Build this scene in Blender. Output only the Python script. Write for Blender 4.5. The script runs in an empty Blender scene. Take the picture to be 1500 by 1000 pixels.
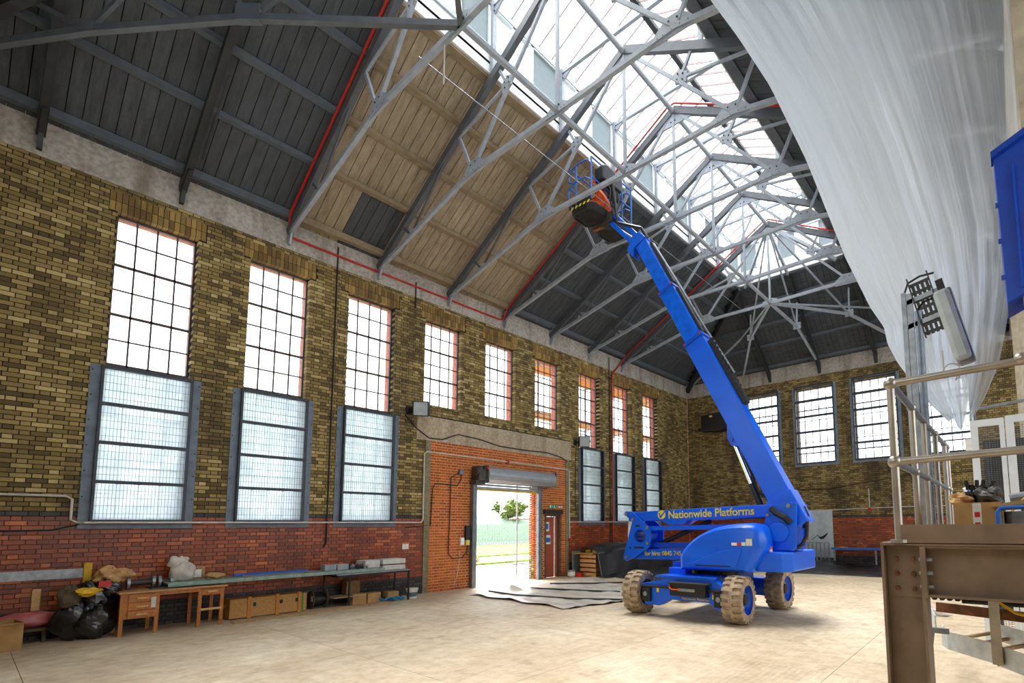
import bpy, bmesh, math, random
from mathutils import Vector, Matrix
random.seed(7)
sc = bpy.context.scene
col = sc.collection
R = math.radians

# ---------------------------------------------------------------- camera
cam_d = bpy.data.cameras.new('camera'); cam = bpy.data.objects.new('camera', cam_d); col.objects.link(cam)
F, CX, CY, YAW, PIT, ROL, CD = 743.974, 904.589, 702.031, 0.6598, 0.0914, 0.0105, 12.348
cam_d.sensor_width = 36; cam_d.lens = F/1500*36
cam_d.shift_x = (750-CX)/1500; cam_d.shift_y = (CY-500)/1500
cam_d.clip_start = .05; cam_d.clip_end = 500
fw = Vector((-math.sin(YAW)*math.cos(PIT), math.cos(YAW)*math.cos(PIT), math.sin(PIT)))
rt = Vector((math.cos(YAW), math.sin(YAW), 0)); dn = fw.cross(rt)
r2 = rt*math.cos(ROL)+dn*math.sin(ROL); d2 = -rt*math.sin(ROL)+dn*math.cos(ROL)
m = Matrix((r2, -d2, -fw)).transposed().to_4x4(); m.translation = Vector((CD, 0, 1.7))
cam.matrix_world = m
sc.camera = cam

# ---------------------------------------------------------------- world, exposure
w = bpy.data.worlds.new('world'); sc.world = w; w.use_nodes = True
bg = w.node_tree.nodes['Background']
bg.inputs[0].default_value = (0.93, 0.965, 1.0, 1); bg.inputs[1].default_value = 2.3
sun_d = bpy.data.lights.new('sun', 'SUN'); sun_d.energy = 10.0; sun_d.angle = R(50); sun_d.color = (1, .975, .93)
sun = bpy.data.objects.new('sun', sun_d); col.objects.link(sun)
sun.rotation_euler = Vector((-.34, .22, .92)).to_track_quat('Z', 'Y').to_euler()
vs = sc.view_settings
vs.view_transform = 'Standard'; vs.look = 'None'; vs.exposure = 1.02; vs.gamma = 1; vs.use_curve_mapping = False
sc.cycles.max_bounces = 10; sc.cycles.diffuse_bounces = 6; sc.cycles.transparent_max_bounces = 32
sc.cycles.caustics_reflective = False; sc.cycles.caustics_refractive = False
sc.cycles.sample_clamp_indirect = 8

# ---------------------------------------------------------------- materials
def lin(c):
    return tuple(((v/255)/12.92 if v/255 <= .04045 else ((v/255+.055)/1.055)**2.4) for v in c[:3])+(1,)
MATS = {}
class NT:
    def __init__(s, name):
        s.m = bpy.data.materials.new(name); s.m.use_nodes = True; s.t = s.m.node_tree
        s.b = s.t.nodes['Principled BSDF']; s.out = s.t.nodes['Material Output']; MATS[name] = s.m
    def n(s, ty, **k):
        nd = s.t.nodes.new(ty)
        for a, v in k.items():
            if a.startswith('i_'): nd.inputs[a[2:].replace('_', ' ')].default_value = v
            else: setattr(nd, a, v)
        return nd
    def l(s, a, b): s.t.links.new(a, b)
    def coord(s, kind='Object', scale=(1, 1, 1)):
        tc = s.n('ShaderNodeTexCoord'); mp = s.n('ShaderNodeMapping'); mp.inputs['Scale'].default_value = scale
        s.l(tc.outputs[kind], mp.inputs['Vector']); return mp.outputs[0]
    def pos(s, scale=(1, 1, 1)):
        g = s.n('ShaderNodeNewGeometry'); mp = s.n('ShaderNodeMapping'); mp.inputs['Scale'].default_value = scale
        s.l(g.outputs['Position'], mp.inputs['Vector']); return mp.outputs[0]
    def noise(s, vec, sc_=5, det=4, rough=.55):
        nd = s.n('ShaderNodeTexNoise'); nd.inputs['Scale'].default_value = sc_; nd.inputs['Detail'].default_value = det
        nd.inputs['Roughness'].default_value = rough; s.l(vec, nd.inputs['Vector']); return nd.outputs['Fac']
    def ramp(s, fac, stops):
        nd = s.n('ShaderNodeValToRGB'); e = nd.color_ramp.elements
        while len(e) < len(stops): e.new(.5)
        for el, (p, c) in zip(e, stops): el.position = p; el.color = c if len(c) == 4 else lin(c)
        s.l(fac, nd.inputs[0]); return nd.outputs[0]
    def mix(s, fac, a, b, mode='MIX'):
        nd = s.n('ShaderNodeMix', data_type='RGBA', blend_type=mode)
        for sock, v in ((nd.inputs[0], fac), (nd.inputs[6], a), (nd.inputs[7], b)):
            if hasattr(v, 'is_output'): s.l(v, sock)
            else: sock.default_value = v
        return nd.outputs[2]
    def bump(s, h, st=.3, dist=.01):
        nd = s.n('ShaderNodeBump'); nd.inputs['Strength'].default_value = st; nd.inputs['Distance'].default_value = dist
        s.l(h, nd.inputs['Height']); s.l(nd.outputs[0], s.b.inputs['Normal'])

def simple(name, c, rough=.6, metal=0, var=.12, nscale=6, bump=0, spec=None, kind='pos'):
    """plain colour with faint grime variation"""
    t = NT(name); v = t.pos() if kind == 'pos' else t.coord()
    f = t.noise(v, nscale, 5)
    c0 = lin(c); d = tuple(x*(1-var*2.2) for x in c0[:3])+(1,); u = tuple(min(1, x*(1+var)) for x in c0[:3])+(1,)
    t.l(t.ramp(f, [(.3, d), (.7, u)]), t.b.inputs['Base Color'])
    t.b.inputs['Roughness'].default_value = rough; t.b.inputs['Metallic'].default_value = metal
    if spec is not None: t.b.inputs['Specular IOR Level'].default_value = spec
    if bump: t.bump(t.noise(v, nscale*6, 4), bump, .01)
    return t.m

def brick_mat(name, stops, rough, dirt=(40, 34, 24), dirt_lo=.47, dirt_hi=.68, dirt_amt=.75, vstretch=.35, coat=0):
    t = NT(name)
    at = t.n('ShaderNodeAttribute', attribute_name='rnd')
    base = t.ramp(at.outputs['Fac'], stops)
    v = t.pos((1, 1, vstretch))
    f = t.noise(v, 1.1, 6, .6)
    fine = t.noise(t.pos(), 35, 3)
    base = t.mix(.35, base, t.mix(1, base, t.ramp(fine, [(.25, (.35, .35, .35, 1)), (.75, (1.25, 1.25, 1.25, 1))]), 'MULTIPLY'))
    k = t.n('ShaderNodeMapRange'); k.inputs[1].default_value = dirt_lo; k.inputs[2].default_value = dirt_hi
    k.inputs[4].default_value = dirt_amt
    t.l(f, k.inputs[0])
    base = t.mix(k.outputs[0], base, lin(dirt))
    t.l(base, t.b.inputs['Base Color']); t.b.inputs['Roughness'].default_value = rough
    t.bump(fine, .4, .004)
    return t.m
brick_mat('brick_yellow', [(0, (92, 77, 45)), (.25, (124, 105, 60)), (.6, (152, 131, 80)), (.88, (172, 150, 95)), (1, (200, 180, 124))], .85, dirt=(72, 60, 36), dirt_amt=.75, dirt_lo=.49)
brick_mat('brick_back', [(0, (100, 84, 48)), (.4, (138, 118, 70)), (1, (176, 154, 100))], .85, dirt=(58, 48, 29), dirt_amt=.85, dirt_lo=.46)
brick_mat('brick_red', [(0, (118, 54, 28)), (.3, (144, 66, 32)), (.7, (162, 76, 36)), (.92, (176, 90, 42)), (1, (202, 112, 52))], .38, dirt=(74, 34, 20), dirt_amt=.5)
brick_mat('brick_orange', [(0, (160, 72, 28)), (.5, (186, 86, 34)), (1, (206, 104, 44))], .8, dirt=(120, 56, 26), dirt_amt=.5)
brick_mat('brick_dark', [(0, (44, 42, 42)), (1, (78, 74, 70))], .6)
brick_mat('brick_arch', [(0, (112, 88, 46)), (1, (178, 146, 82))], .85, dirt=(84, 66, 36))
simple('mortar_dark', (38, 31, 22), .95, var=.25)
simple('mortar_red', (104, 60, 44), .9, var=.2)
simple('mortar_pale', (220, 178, 116), .95, var=.1)
def concrete(name, a, b, c, dirtc):
    t = NT(name); v = t.pos((1, 1, .5)); f = t.noise(v, 1.6, 8, .65); g = t.noise(t.pos(), 14, 6)
    base = t.ramp(f, [(.25, a), (.5, b), (.75, c)])
    d = t.ramp(g, [(.35, (.62, .6, .56, 1)), (.65, (1.08, 1.08, 1.08, 1))])
    base = t.mix(.8, base, d, 'MULTIPLY')
    st = t.noise(t.pos((1.2, 1.2, .12)), 2.2, 5)
    k = t.n('ShaderNodeMapRange'); k.inputs[1].default_value = .52; k.inputs[2].default_value = .72; k.inputs[4].default_value = .75
    t.l(st, k.inputs[0])
    t.l(t.mix(k.outputs[0], base, lin(dirtc)), t.b.inputs['Base Color']); t.b.inputs['Roughness'].default_value = .9
    t.bump(g, .35, .01); return t.m
concrete('concrete_band', (158, 150, 140), (180, 174, 166), (196, 190, 182), (112, 98, 82))
concrete('concrete_lintel', (162, 146, 124), (182, 166, 142), (196, 182, 160), (130, 112, 90))
concrete('concrete_post', (118, 112, 84), (136, 130, 102), (148, 140, 116), (90, 84, 60))

def floor_mat(name, ribs=False):
    t = NT(name); p = t.pos()
    oi = t.n('ShaderNodeObjectInfo')
    a = t.noise(p, .55, 8, .62); b = t.noise(p, 5, 8, .65); c = t.noise(t.pos((3, .5, 1)), 6, 5)
    base = t.ramp(a, [(.3, (190, 168, 138)), (.5, (210, 192, 164)), (.68, (226, 212, 188))])
    base = t.mix(.7, base, t.ramp(b, [(.32, (.7, .66, .6, 1)), (.55, (1, 1, 1, 1)), (.75, (1.12, 1.12, 1.12, 1))]), 'MULTIPLY')
    base = t.mix(.35, base, t.ramp(c, [(.3, (.6, .56, .5, 1)), (.7, (1.05, 1.05, 1.05, 1))]), 'MULTIPLY')
    st = t.noise(p, 1.4, 10, .7)
    k = t.n('ShaderNodeMapRange'); k.inputs[1].default_value = .58; k.inputs[2].default_value = .7; k.inputs[4].default_value = .55
    t.l(st, k.inputs[0]); base = t.mix(k.outputs[0], base, lin((128, 98, 62)))
    base = t.mix(.5, base, t.ramp(oi.outputs['Random'], [(0, (.86, .84, .8, 1)), (1, (1.06, 1.06, 1.06, 1))]), 'MULTIPLY')
    t.l(base, t.b.inputs['Base Color'])
    t.l(t.ramp(b, [(.3, (.75, .75, .75, 1)), (.7, (.5, .5, .5, 1))]), t.b.inputs['Roughness'])
    if ribs:
        wv = t.n('ShaderNodeTexWave', wave_type='BANDS', bands_direction='X'); wv.inputs['Scale'].default_value = 4.2
        wv.inputs['Distortion'].default_value = 1.2; wv.inputs['Detail'].default_value = 2
        t.l(t.pos(), wv.inputs['Vector']); t.bump(wv.outputs['Fac'], .8, .012)
    else: t.bump(b, .3, .01)
    return t.m
floor_mat('floor'); floor_mat('floor_ribbed', True)
simple('joint', (86, 70, 52), .95)

def board_mat(name, a, b, c):
    t = NT(name); oi = t.n('ShaderNodeObjectInfo'); f = t.noise(t.pos((.6, 3, .6)), 4, 6, .65)
    base = t.ramp(f, [(.3, a), (.5, b), (.72, c)])
    base = t.mix(.6, base, t.ramp(oi.outputs['Random'], [(0, (.8, .8, .8, 1)), (1, (1.1, 1.1, 1.1, 1))]), 'MULTIPLY')
    g = t.noise(t.pos(), 30, 3)
    base = t.mix(.4, base, t.ramp(g, [(.3, (.7, .7, .7, 1)), (.7, (1.1, 1.1, 1.1, 1))]), 'MULTIPLY')
    t.l(base, t.b.inputs['Base Color']); t.b.inputs['Roughness'].default_value = .8; return t.m
board_mat('board_grey', (58, 61, 65), (72, 76, 80), (84, 88, 92))
board_mat('board_bare', (130, 114, 92), (158, 142, 116), (178, 162, 136))
simple('roof_back', (26, 26, 28), .9)
simple('purlin_grey', (88, 95, 102), .6, var=.1)
simple('purlin_bare', (146, 128, 100), .7)
simple('steel_dark', (48, 50, 52), .55, .1)
simple('steel_light', (176, 184, 192), .5, .1, var=.08)
simple('bolt', (44, 44, 48), .5, .3)
simple('white_paint', (226, 226, 224), .6, var=.06)
simple('white_panel', (222, 228, 232), .5, var=.04)
simple('glaze_bar', (150, 130, 128), .5)
simple('window_bar', (84, 62, 58), .6)
simple('guard_steel', (104, 116, 130), .5, .25, var=.12)
simple('guard_dark', (60, 66, 74), .5, .25)
simple('back_guard', (128, 140, 152), .5, .25)
simple('red_paint', (186, 34, 20), .45)
simple('conduit', (206, 200, 192), .45)
simple('cable_black', (28, 26, 26), .6)
simple('black', (20, 20, 22), .5)
simple('rubber_hose', (22, 22, 24), .45)
simple('galv', (150, 156, 160), .42, .6, var=.15, nscale=12)
simple('galv_bright', (206, 212, 214), .5, .3, var=.1, nscale=12)
simple('galv_blue', (120, 132, 146), .35, .7, var=.15, nscale=12)
simple('pipe_galv', (176, 168, 156), .35, .75, var=.1)
simple('brown_steel', (138, 118, 100), .55, .3, var=.12)
simple('rust', (130, 84, 54), .75, .1, var=.25, nscale=18)
simple('lift_blue', (0, 98, 234), .34, 0, var=.05, nscale=2)
simple('lift_blue_dark', (0, 78, 200), .32, 0, var=.06)
simple('jib_blue', (0, 104, 236), .3)
simple('machine_blue', (14, 66, 176), .4, var=.1)
simple('rail_blue', (34, 104, 190), .4)
simple('lift_yellow', (236, 214, 20), .5, var=.03)
simple('tyre', (172, 152, 126), .9, var=.2, nscale=10, bump=.3)
simple('tyre_dark', (52, 46, 42), .85, var=.2)
simple('chrome', (210, 214, 220), .15, 1, var=.03)
simple('orange_hi_vis', (244, 92, 16), .7)
simple('tape_yellow', (226, 210, 110), .4)
simple('skin', (196, 146, 118), .6)
simple('boot', (38, 32, 28), .7)
simple('helmet', (236, 236, 232), .4)
simple('beacon', (240, 96, 40), .3)
simple('label_white', (232, 232, 226), .5)
simple('sign_green', (24, 150, 104), .5)
simple('sign_blue', (30, 100, 180), .5)
simple('sign_red', (196, 40, 34), .5)
simple('sign_orange', (244, 92, 12), .5)
def wood(name, a, b, rough=.5, scale=(1, 8, 8)):
    t = NT(name); f = t.noise(t.coord('Object', scale), 4, 6, .6)
    t.l(t.ramp(f, [(.3, a), (.7, b)]), t.b.inputs['Base Color']); t.b.inputs['Roughness'].default_value = rough; return t.m
wood('desk_wood', (150, 86, 30), (196, 124, 52), .4)
wood('desk_top', (160, 112, 66), (196, 150, 100), .5)
wood('ply', (168, 122, 62), (200, 154, 92), .7)
wood('batten', (176, 112, 48), (204, 140, 70), .7)
wood('pallet_wood', (170, 118, 70), (206, 158, 104), .8)
wood('plank', (150, 120, 84), (186, 156, 116), .8)
wood('door_wood', (140, 62, 40), (168, 84, 58), .4)
wood('handle_wood', (196, 150, 92), (220, 180, 120), .5)
simple('cardboard', (184, 144, 92), .85, var=.1)
simple('cardboard_dark', (140, 108, 68), .85, var=.15)
simple('paper_brown', (196, 156, 104), .8, var=.15)
simple('bag_white', (206, 198, 190), .6, var=.1)
simple('teal_steel', (134, 160, 150), .5, .1, var=.15, nscale=9)
simple('polystyrene', (214, 210, 204), .8, var=.1)
simple('grey_plastic', (156, 160, 164), .5)
simple('blue_plastic', (30, 90, 190), .4)
simple('blue_rope', (40, 140, 190), .7)
simple('pink_film', (190, 96, 96), .35, var=.2)
simple('bin_bag', (18, 19, 24), .25, var=.2, spec=.7)
simple('tarp_black', (34, 35, 40), .35, var=.25, spec=.6)
simple('green_tape', (30, 150, 40), .5)
simple('motor_grey', (72, 70, 68), .5, .4)
simple('shutter_grey', (166, 172, 180), .4, .5, var=.05)
simple('guide_grey', (116, 124, 132), .45, .4)
simple('yellow', (226, 180, 20), .5)
simple('cream_paint', (198, 188, 164), .8, var=.12)
simple('banner', (186, 196, 200), .6, var=.08)
simple('lens', (150, 160, 156), .2, var=.1)
simple('diffuser', (190, 200, 200), .25, var=.08)
simple('annex_wall', (168, 156, 130), .9)
# outside
simple('grass', (118, 160, 44), .95, var=.3, nscale=3)
simple('road', (150, 146, 140), .95, var=.1)
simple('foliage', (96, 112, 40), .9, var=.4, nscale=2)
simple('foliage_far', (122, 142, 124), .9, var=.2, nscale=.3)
simple('fence_grey', (140, 150, 154), .6)
simple('bark', (92, 78, 60), .9)
simple('outer_brick', (176, 104, 84), .85, var=.2, nscale=14)

def glass_mat(name, tr=(.97, .985, 1, 1), gl=.06, frost=0, fc=(.9, .94, .97, 1)):
    t = NT(name); t.t.nodes.remove(t.b)
    a = t.n('ShaderNodeBsdfTransparent'); a.inputs[0].default_value = tr
    b = t.n('ShaderNodeBsdfGlossy'); b.inputs['Roughness'].default_value = .05
    s = t.n('ShaderNodeMixShader'); s.inputs[0].default_value = gl
    t.l(a.outputs[0], s.inputs[1]); t.l(b.outputs[0], s.inputs[2]); o = s.outputs[0]
    if frost:
        c = t.n('ShaderNodeBsdfTranslucent'); c.inputs[0].default_value = fc
        s2 = t.n('ShaderNodeMixShader')
        f = t.noise(t.pos((1, 1, 1)), 3.5, 5)
        r = t.ramp(f, [(.3, (frost-.2,)*3+(1,)), (.7, (min(1, frost+.15),)*3+(1,))])
        t.l(r, s2.inputs[0]); t.l(o, s2.inputs[1]); t.l(c.outputs[0], s2.inputs[2]); o = s2.outputs[0]
    t.l(o, t.out.inputs[0]); return t.m
glass_mat('glass'); glass_mat('glass_frosted', tr=(.75, .8, .82, 1), frost=.72, fc=(.50, .55, .575, 1)); glass_mat('sky_glass', gl=.03)
glass_mat('clere_panel', tr=(.3, .32, .34, 1), gl=.02, frost=.85, fc=(.30, .33, .35, 1))

def M(n): return MATS[n]
# ---------------------------------------------------------------- mesh builder
class MB:
    def __init__(s): s.v = []; s.f = []; s.r = []; s.cur = .5; s.mi = []; s.m = 0
    def face(s, idx): s.f.append(idx); s.r.append(s.cur); s.mi.append(s.m)
    def box(s, x0, x1, y0, y1, z0, z1, skip=()):
        b = len(s.v)
        s.v += [(x0, y0, z0), (x1, y0, z0), (x1, y1, z0), (x0, y1, z0), (x0, y0, z1), (x1, y0, z1), (x1, y1, z1), (x0, y1, z1)]
        for nm, q in (('-z', (0, 3, 2, 1)), ('+z', (4, 5, 6, 7)), ('-y', (0, 1, 5, 4)), ('+x', (1, 2, 6, 5)), ('+y', (2, 3, 7, 6)), ('-x', (3, 0, 4, 7))):
            if nm not in skip: s.face(tuple(b+i for i in q))
        return s
    def prism(s, pts, a, b, axis='y'):
        """polygon pts (u,v) extruded on axis from a to b"""
        n = len(pts); k = len(s.v)
        mk = {'y': lambda u, v, t: (u, t, v), 'x': lambda u, v, t: (t, u, v), 'z': lambda u, v, t: (u, v, t)}[axis]
        for t in (a, b):
            for u, v in pts: s.v.append(mk(u, v, t))
        s.face(tuple(k+i for i in range(n))); s.face(tuple(k+n+i for i in reversed(range(n))))
        for i in range(n):
            j = (i+1) % n; s.face((k+i, k+j, k+n+j, k+n+i))
        return s
    def bar(s, p, q, w, h, up=(0, 0, 1)):
        """rectangular bar from p to q: w across, h along 'up'"""
        p = Vector(p); q = Vector(q); d = (q-p)
        if d.length < 1e-6: return s
        d.normalize(); up = Vector(up); a = d.cross(up)
        if a.length < 1e-4: a = d.cross(Vector((1, 0, 0)))
        a.normalize(); u = a.cross(d); u.normalize(); k = len(s.v)
        for c in (p, q):
            for sx, sy in ((-1, -1), (1, -1), (1, 1), (-1, 1)): s.v.append(tuple(c+a*(sx*w/2)+u*(sy*h/2)))
        for f in ((0, 1, 2, 3), (7, 6, 5, 4), (0, 4, 5, 1), (1, 5, 6, 2), (2, 6, 7, 3), (3, 7, 4, 0)): s.face(tuple(k+i for i in f))
        return s
    def tube(s, path, r, n=8, cap=True):
        path = [Vector(p) for p in path]; rings = []
        prev = None
        for i, p in enumerate(path):
            a = path[max(0, i-1)]; b = path[min(len(path)-1, i+1)]; d = (b-a).normalized()
            if prev is None:
                u = d.cross(Vector((0, 0, 1)))
                if u.length < 1e-3: u = d.cross(Vector((1, 0, 0)))
            else:
                u = prev-d*prev.dot(d)
                if u.length < 1e-3: u = d.orthogonal()
            u.normalize(); prev = u; v = d.cross(u)
            rr = r[i] if isinstance(r, (list, tuple)) else r
            k = len(s.v); rings.append(k)
            for j in range(n):
                t = 2*math.pi*j/n; s.v.append(tuple(p+u*(rr*math.cos(t))+v*(rr*math.sin(t))))
        for a, b in zip(rings, rings[1:]):
            for j in range(n):
                j2 = (j+1) % n; s.face((a+j, b+j, b+j2, a+j2))
        if cap:
            s.face(tuple(rings[0]+j for j in range(n))); s.face(tuple(rings[-1]+j for j in reversed(range(n))))
        return s
    def cyl(s, p, q, r, n=16, r1=None): return s.tube([p, q], [r, r if r1 is None else r1], n)
    def sphere(s, c, r, nu=10, nv=7, sc3=(1, 1, 1)):
        k = len(s.v); c = Vector(c)
        s.v.append((c.x, c.y, c.z+r*sc3[2]))
        for i in range(1, nv):
            t = math.pi*i/nv
            for j in range(nu):
                a = 2*math.pi*j/nu
                s.v.append((c.x+r*sc3[0]*math.sin(t)*math.cos(a), c.y+r*sc3[1]*math.sin(t)*math.sin(a), c.z+r*sc3[2]*math.cos(t)))
        s.v.append((c.x, c.y, c.z-r*sc3[2])); e = len(s.v)-1
        for j in range(nu):
            s.face((k, k+1+j, k+1+(j+1) % nu)); s.face((e, e-nu+(j+1) % nu, e-nu+j))
        for i in range(nv-2):
            for j in range(nu):
                a = k+1+i*nu+j; b = k+1+i*nu+(j+1) % nu; s.face((a, a+nu, b+nu, b))
        return s
    def grid(s, fn, nu, nv):
        k = len(s.v)
        for j in range(nv+1):
            for i in range(nu+1): s.v.append(tuple(fn(i/nu, j/nv)))
        for j in range(nv):
            for i in range(nu):
                a = k+j*(nu+1)+i; s.face((a, a+1, a+nu+2, a+nu+1))
        return s
    def build(s, name, mat, parent=None, smooth=False, rnd=False, bevel=0, fix=True, loc=None):
        me = bpy.data.meshes.new(name); me.from_pydata(s.v, [], s.f)
        mats = mat if isinstance(mat, (list, tuple)) else [mat]
        for mm in mats: me.materials.append(M(mm))
        if len(mats) > 1: me.polygons.foreach_set('material_index', s.mi)
        if rnd:
            at = me.attributes.new('rnd', 'FLOAT', 'FACE'); at.data.foreach_set('value', s.r)
        if fix:
            bm = bmesh.new(); bm.from_mesh(me); bmesh.ops.recalc_face_normals(bm, faces=bm.faces); bm.to_mesh(me); bm.free()
        if smooth:
            for p in me.polygons: p.use_smooth = True
            try: me.set_sharp_from_angle(angle=R(40))
            except Exception: pass
        me.update()
        o = bpy.data.objects.new(name, me); col.objects.link(o)
        if bevel:
            bv = o.modifiers.new('bevel', 'BEVEL'); bv.width = bevel; bv.segments = 2; bv.limit_method = 'ANGLE'
        if parent is not None: o.parent = parent
        if loc is not None: o.location = loc
        return o
def tag(o, label=None, cat=None, group=None, kind=None):
    if label: o['label'] = label
    if cat: o['category'] = cat
    if group: o['group'] = group
    if kind: o['kind'] = kind
    return o
def empty(name, loc=(0, 0, 0), label=None, cat=None, group=None, kind=None):
    o = bpy.data.objects.new(name, None); col.objects.link(o); o.empty_display_size = .1
    o.location = loc; return tag(o, label, cat, group, kind)
def parent_keep(o, p):
    """parts are built in world coordinates; p is an unrotated Empty"""
    o.parent = p; o.location = o.location-p.location; return o
class Thing:
    """an Empty at the base; parts are given in world coordinates"""
    def __init__(s, name, base, label, cat, group=None, kind=None): s.e = empty(name, base, label, cat, group, kind)
    def part(s, name, mb, mat, **k):
        o = mb.build(name, mat, **k); return parent_keep(o, s.e)
    def sub(s, name, mb, mat, p, **k):
        o = mb.build(name, mat, **k); o.parent = p; return o
def lump(c, r, amp, seed, nu=22, nv=14, sc3=(1, 1, 1), flat=None):
    """crumpled closed blob"""
    rng = random.Random(seed); ph = [(rng.uniform(1, 5), rng.uniform(0, 6.3), rng.uniform(1, 6), rng.uniform(0, 6.3)) for _ in range(7)]
    b = MB(); b.sphere((0, 0, 0), 1, nu, nv); out = []
    for x, y, z in b.v:
        a = math.atan2(y, x); t = math.acos(max(-1, min(1, z)))
        d = 1+amp*sum(math.sin(p0*a*round(1+i*.5)/1+p1)*math.sin(p2*t+p3) if False else math.sin(round(p0)*a+p1)*math.sin(p2*t+p3) for i, (p0, p1, p2, p3) in enumerate(ph))/2.2
        X = c[0]+r*d*sc3[0]*x; Y = c[1]+r*d*sc3[1]*y; Z = c[2]+r*d*sc3[2]*z
        if flat is not None: Z = max(Z, flat)
        out.append((X, Y, Z))
    b.v = out; return b

W2, RZ0, RSL = 6.36, 8.25, .588          # ridge x, rafter foot height, slope
Y1, SP = 2.0251, 2.0234                   # first window centre and spacing along the left wall
LB, HB = 21.574, 7.9                      # back wall, height of brickwork
YW = [Y1+SP*i for i in range(9)]
WY = [y-.09+(.15 if i > 5 else 0) for i, y in enumerate(YW)]              # window openings

# ================================================================ STRUCTURE
def cells(u0, u1, z0, z1, opens):
    us = sorted({u0, u1, *[min(max(v, u0), u1) for o in opens for v in o[:2]]}); zs = sorted({z0, z1, *[min(max(v, z0), z1) for o in opens for v in o[2:]]})
    for a, b in zip(us, us[1:]):
        run = None
        for c, d in zip(zs, zs[1:]):
            solid = not any(o[0] <= (a+b)/2 <= o[1] and o[2] <= (c+d)/2 <= o[3] for o in opens)
            if solid: run = (run[0], d) if run else (c, d)
            elif run: yield a, b, run[0], run[1]; run = None
        if run: yield a, b, run[0], run[1]
def lay(u0, u1, z0, z1, opens, pitch=.2345, course=.0755, joint=.013, seed=1):
    """running bond: yields (ua, ub, za, zb)"""
    n = int(math.ceil((z1-z0)/course-1e-6))
    for c in range(n):
        za = z0+c*course; zb = min(za+course-joint, z1); zm = (za+zb)/2
        cut = sorted((o[0], o[1]) for o in opens if o[2] < zm < o[3])
        segs = []; p = u0
        for a, b in cut:
            if a > p: segs.append((p, min(a, u1)))
            p = max(p, b)
        if p < u1: segs.append((p, u1))
        per = pitch*1.5; off = (c % 2)*per/2+pitch*.25-pitch*.5*(c % 2)*0
        for a, b in segs:
            k = math.floor((a-off)/per)
            while k*per+off < b:
                t = k*per+off
                for t0, t1 in ((t, t+pitch), (t+pitch, t+per)):
                    s0 = max(t0, a); s1 = min(t1-joint, b)
                    if s1-s0 > .03: yield s0, s1, za, zb
                k += 1
RNDS = [.04, .2, .35, .5, .62, .75, .88, .98]
UNIT = {}
def unit_brick(mat, i):
    if (mat, i) not in UNIT:
        b = MB(); b.cur = RNDS[i]; b.box(0, 1, 0, 1, 0, 1); o = b.build('brick', mat, rnd=True)
        UNIT[mat, i] = o.data; bpy.data.objects.remove(o)
    return UNIT[mat, i]
def camdepth(p):
    v = Vector(p)-Vector((CD, 0, 1.7)); z = v.dot(fw); return z, CX+F*v.dot(r2)/z, CY+F*v.dot(d2)/z
def brickwork(parent, bricks, nind):
    """bricks: list of (mat, box). The nearest nind in view become parts; the rest one mesh per kind of brick"""
    sc_ = []
    for i, (mat, b) in enumerate(bricks):
        z, px, py = camdepth(((b[0]+b[1])/2, (b[2]+b[3])/2, (b[4]+b[5])/2))
        if 4 < px < 1496 and 4 < py < 996: sc_.append((z, i))
    pick = {i for _, i in sorted(sc_)[:nind]}
    rest = {}
    rng = random.Random(5)
    for i, (mat, b) in enumerate(bricks):
        if i in pick:
            o = bpy.data.objects.new('brick', unit_brick(mat, rng.randrange(8))); col.objects.link(o)
            o.location = (b[0], b[2], b[4]); o.scale = (b[1]-b[0], b[3]-b[2], b[5]-b[4]); o.parent = parent
        else:
            mb = rest.setdefault(mat, MB()); mb.cur = rng.random(); mb.box(*b)
    for mat, mb in rest.items():
        o = mb.build('brickwork', mat, parent, rnd=True, fix=False); o['kind'] = 'stuff'

# ---- left wall
GW = (0, 1, 2, 6, 7, 8)                                   # windows with guards
opL = [(WY[i]-.575, WY[i]+.575, 1.9 if i in GW else 5.02, 7.42) for i in range(9)]
infill = (7.62, 12.95, -.1, 4.05)
mb = MB()
for a, b, c, d in cells(-1.4, LB, 0, 8.5, [(o[0]-.008, o[1]+.008, o[2]-.008, o[3]+.008) for o in opL]+[infill]): mb.box(-.2, -.008, a, b, c, d)
wall_left = tag(mb.build('wall_left', 'mortar_dark'), 'sooty yellow brick side wall with red brick dado and tall windows', 'wall', kind='structure')
mb = MB()
for a, b, c, d in cells(-1.8, LB+.5, 0, 8.5, opL+[infill]): mb.box(-.42, -.2, a, b, c, d)
mb.build('outer_leaf', 'outer_brick', wall_left)
mb = MB().box(-.0085, -.007, -1.4, 7.62, .42, 1.93).box(-.0085, -.007, 12.95, LB, .42, 1.93); mb.build('dado_mortar', 'mortar_red', wall_left)
arch = [(WY[i]-.70, WY[i]+.70, 7.42, 7.80) for i in range(9)]
bl = []
rngb = random.Random(3)
def cls(z): return 'brick_dark' if z < .40 else 'brick_red' if z < 1.92 else 'brick_dark' if z < 2.0 else 'brick_yellow'
lint = (7.25, 13.2, 4.05, 4.72)
for a, b, c, d in lay(-1.2, LB, 0, HB, opL+[infill, lint]+arch+[(7.5, 7.66, 0, 4.1), (12.93, 13.06, 0, 4.1)]):
    p = rngb.uniform(-.002, .003); bl.append((cls(c), (-.195, p, a, b, c, d)))
for i in range(9):                                        # soldier arches
    n = 17
    for k in range(n):
        a = WY[i]-.69+1.38*k/n; bl.append(('brick_arch', (-.195, rngb.uniform(0, .006), a, a+1.38/n-.010, 7.422, 7.60))); bl.append(('brick_arch', (-.195, rngb.uniform(0, .004), a, a+1.38/n-.010, 7.61, 7.79)))
brickwork(wall_left, bl, 300)
concrete_l = tag(MB().box(-.42, .02, -1.4, LB, HB, 8.62).build('trim_1', 'concrete_band'), 'stained grey concrete band along the top of the window wall', 'beam', kind='structure')
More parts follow.
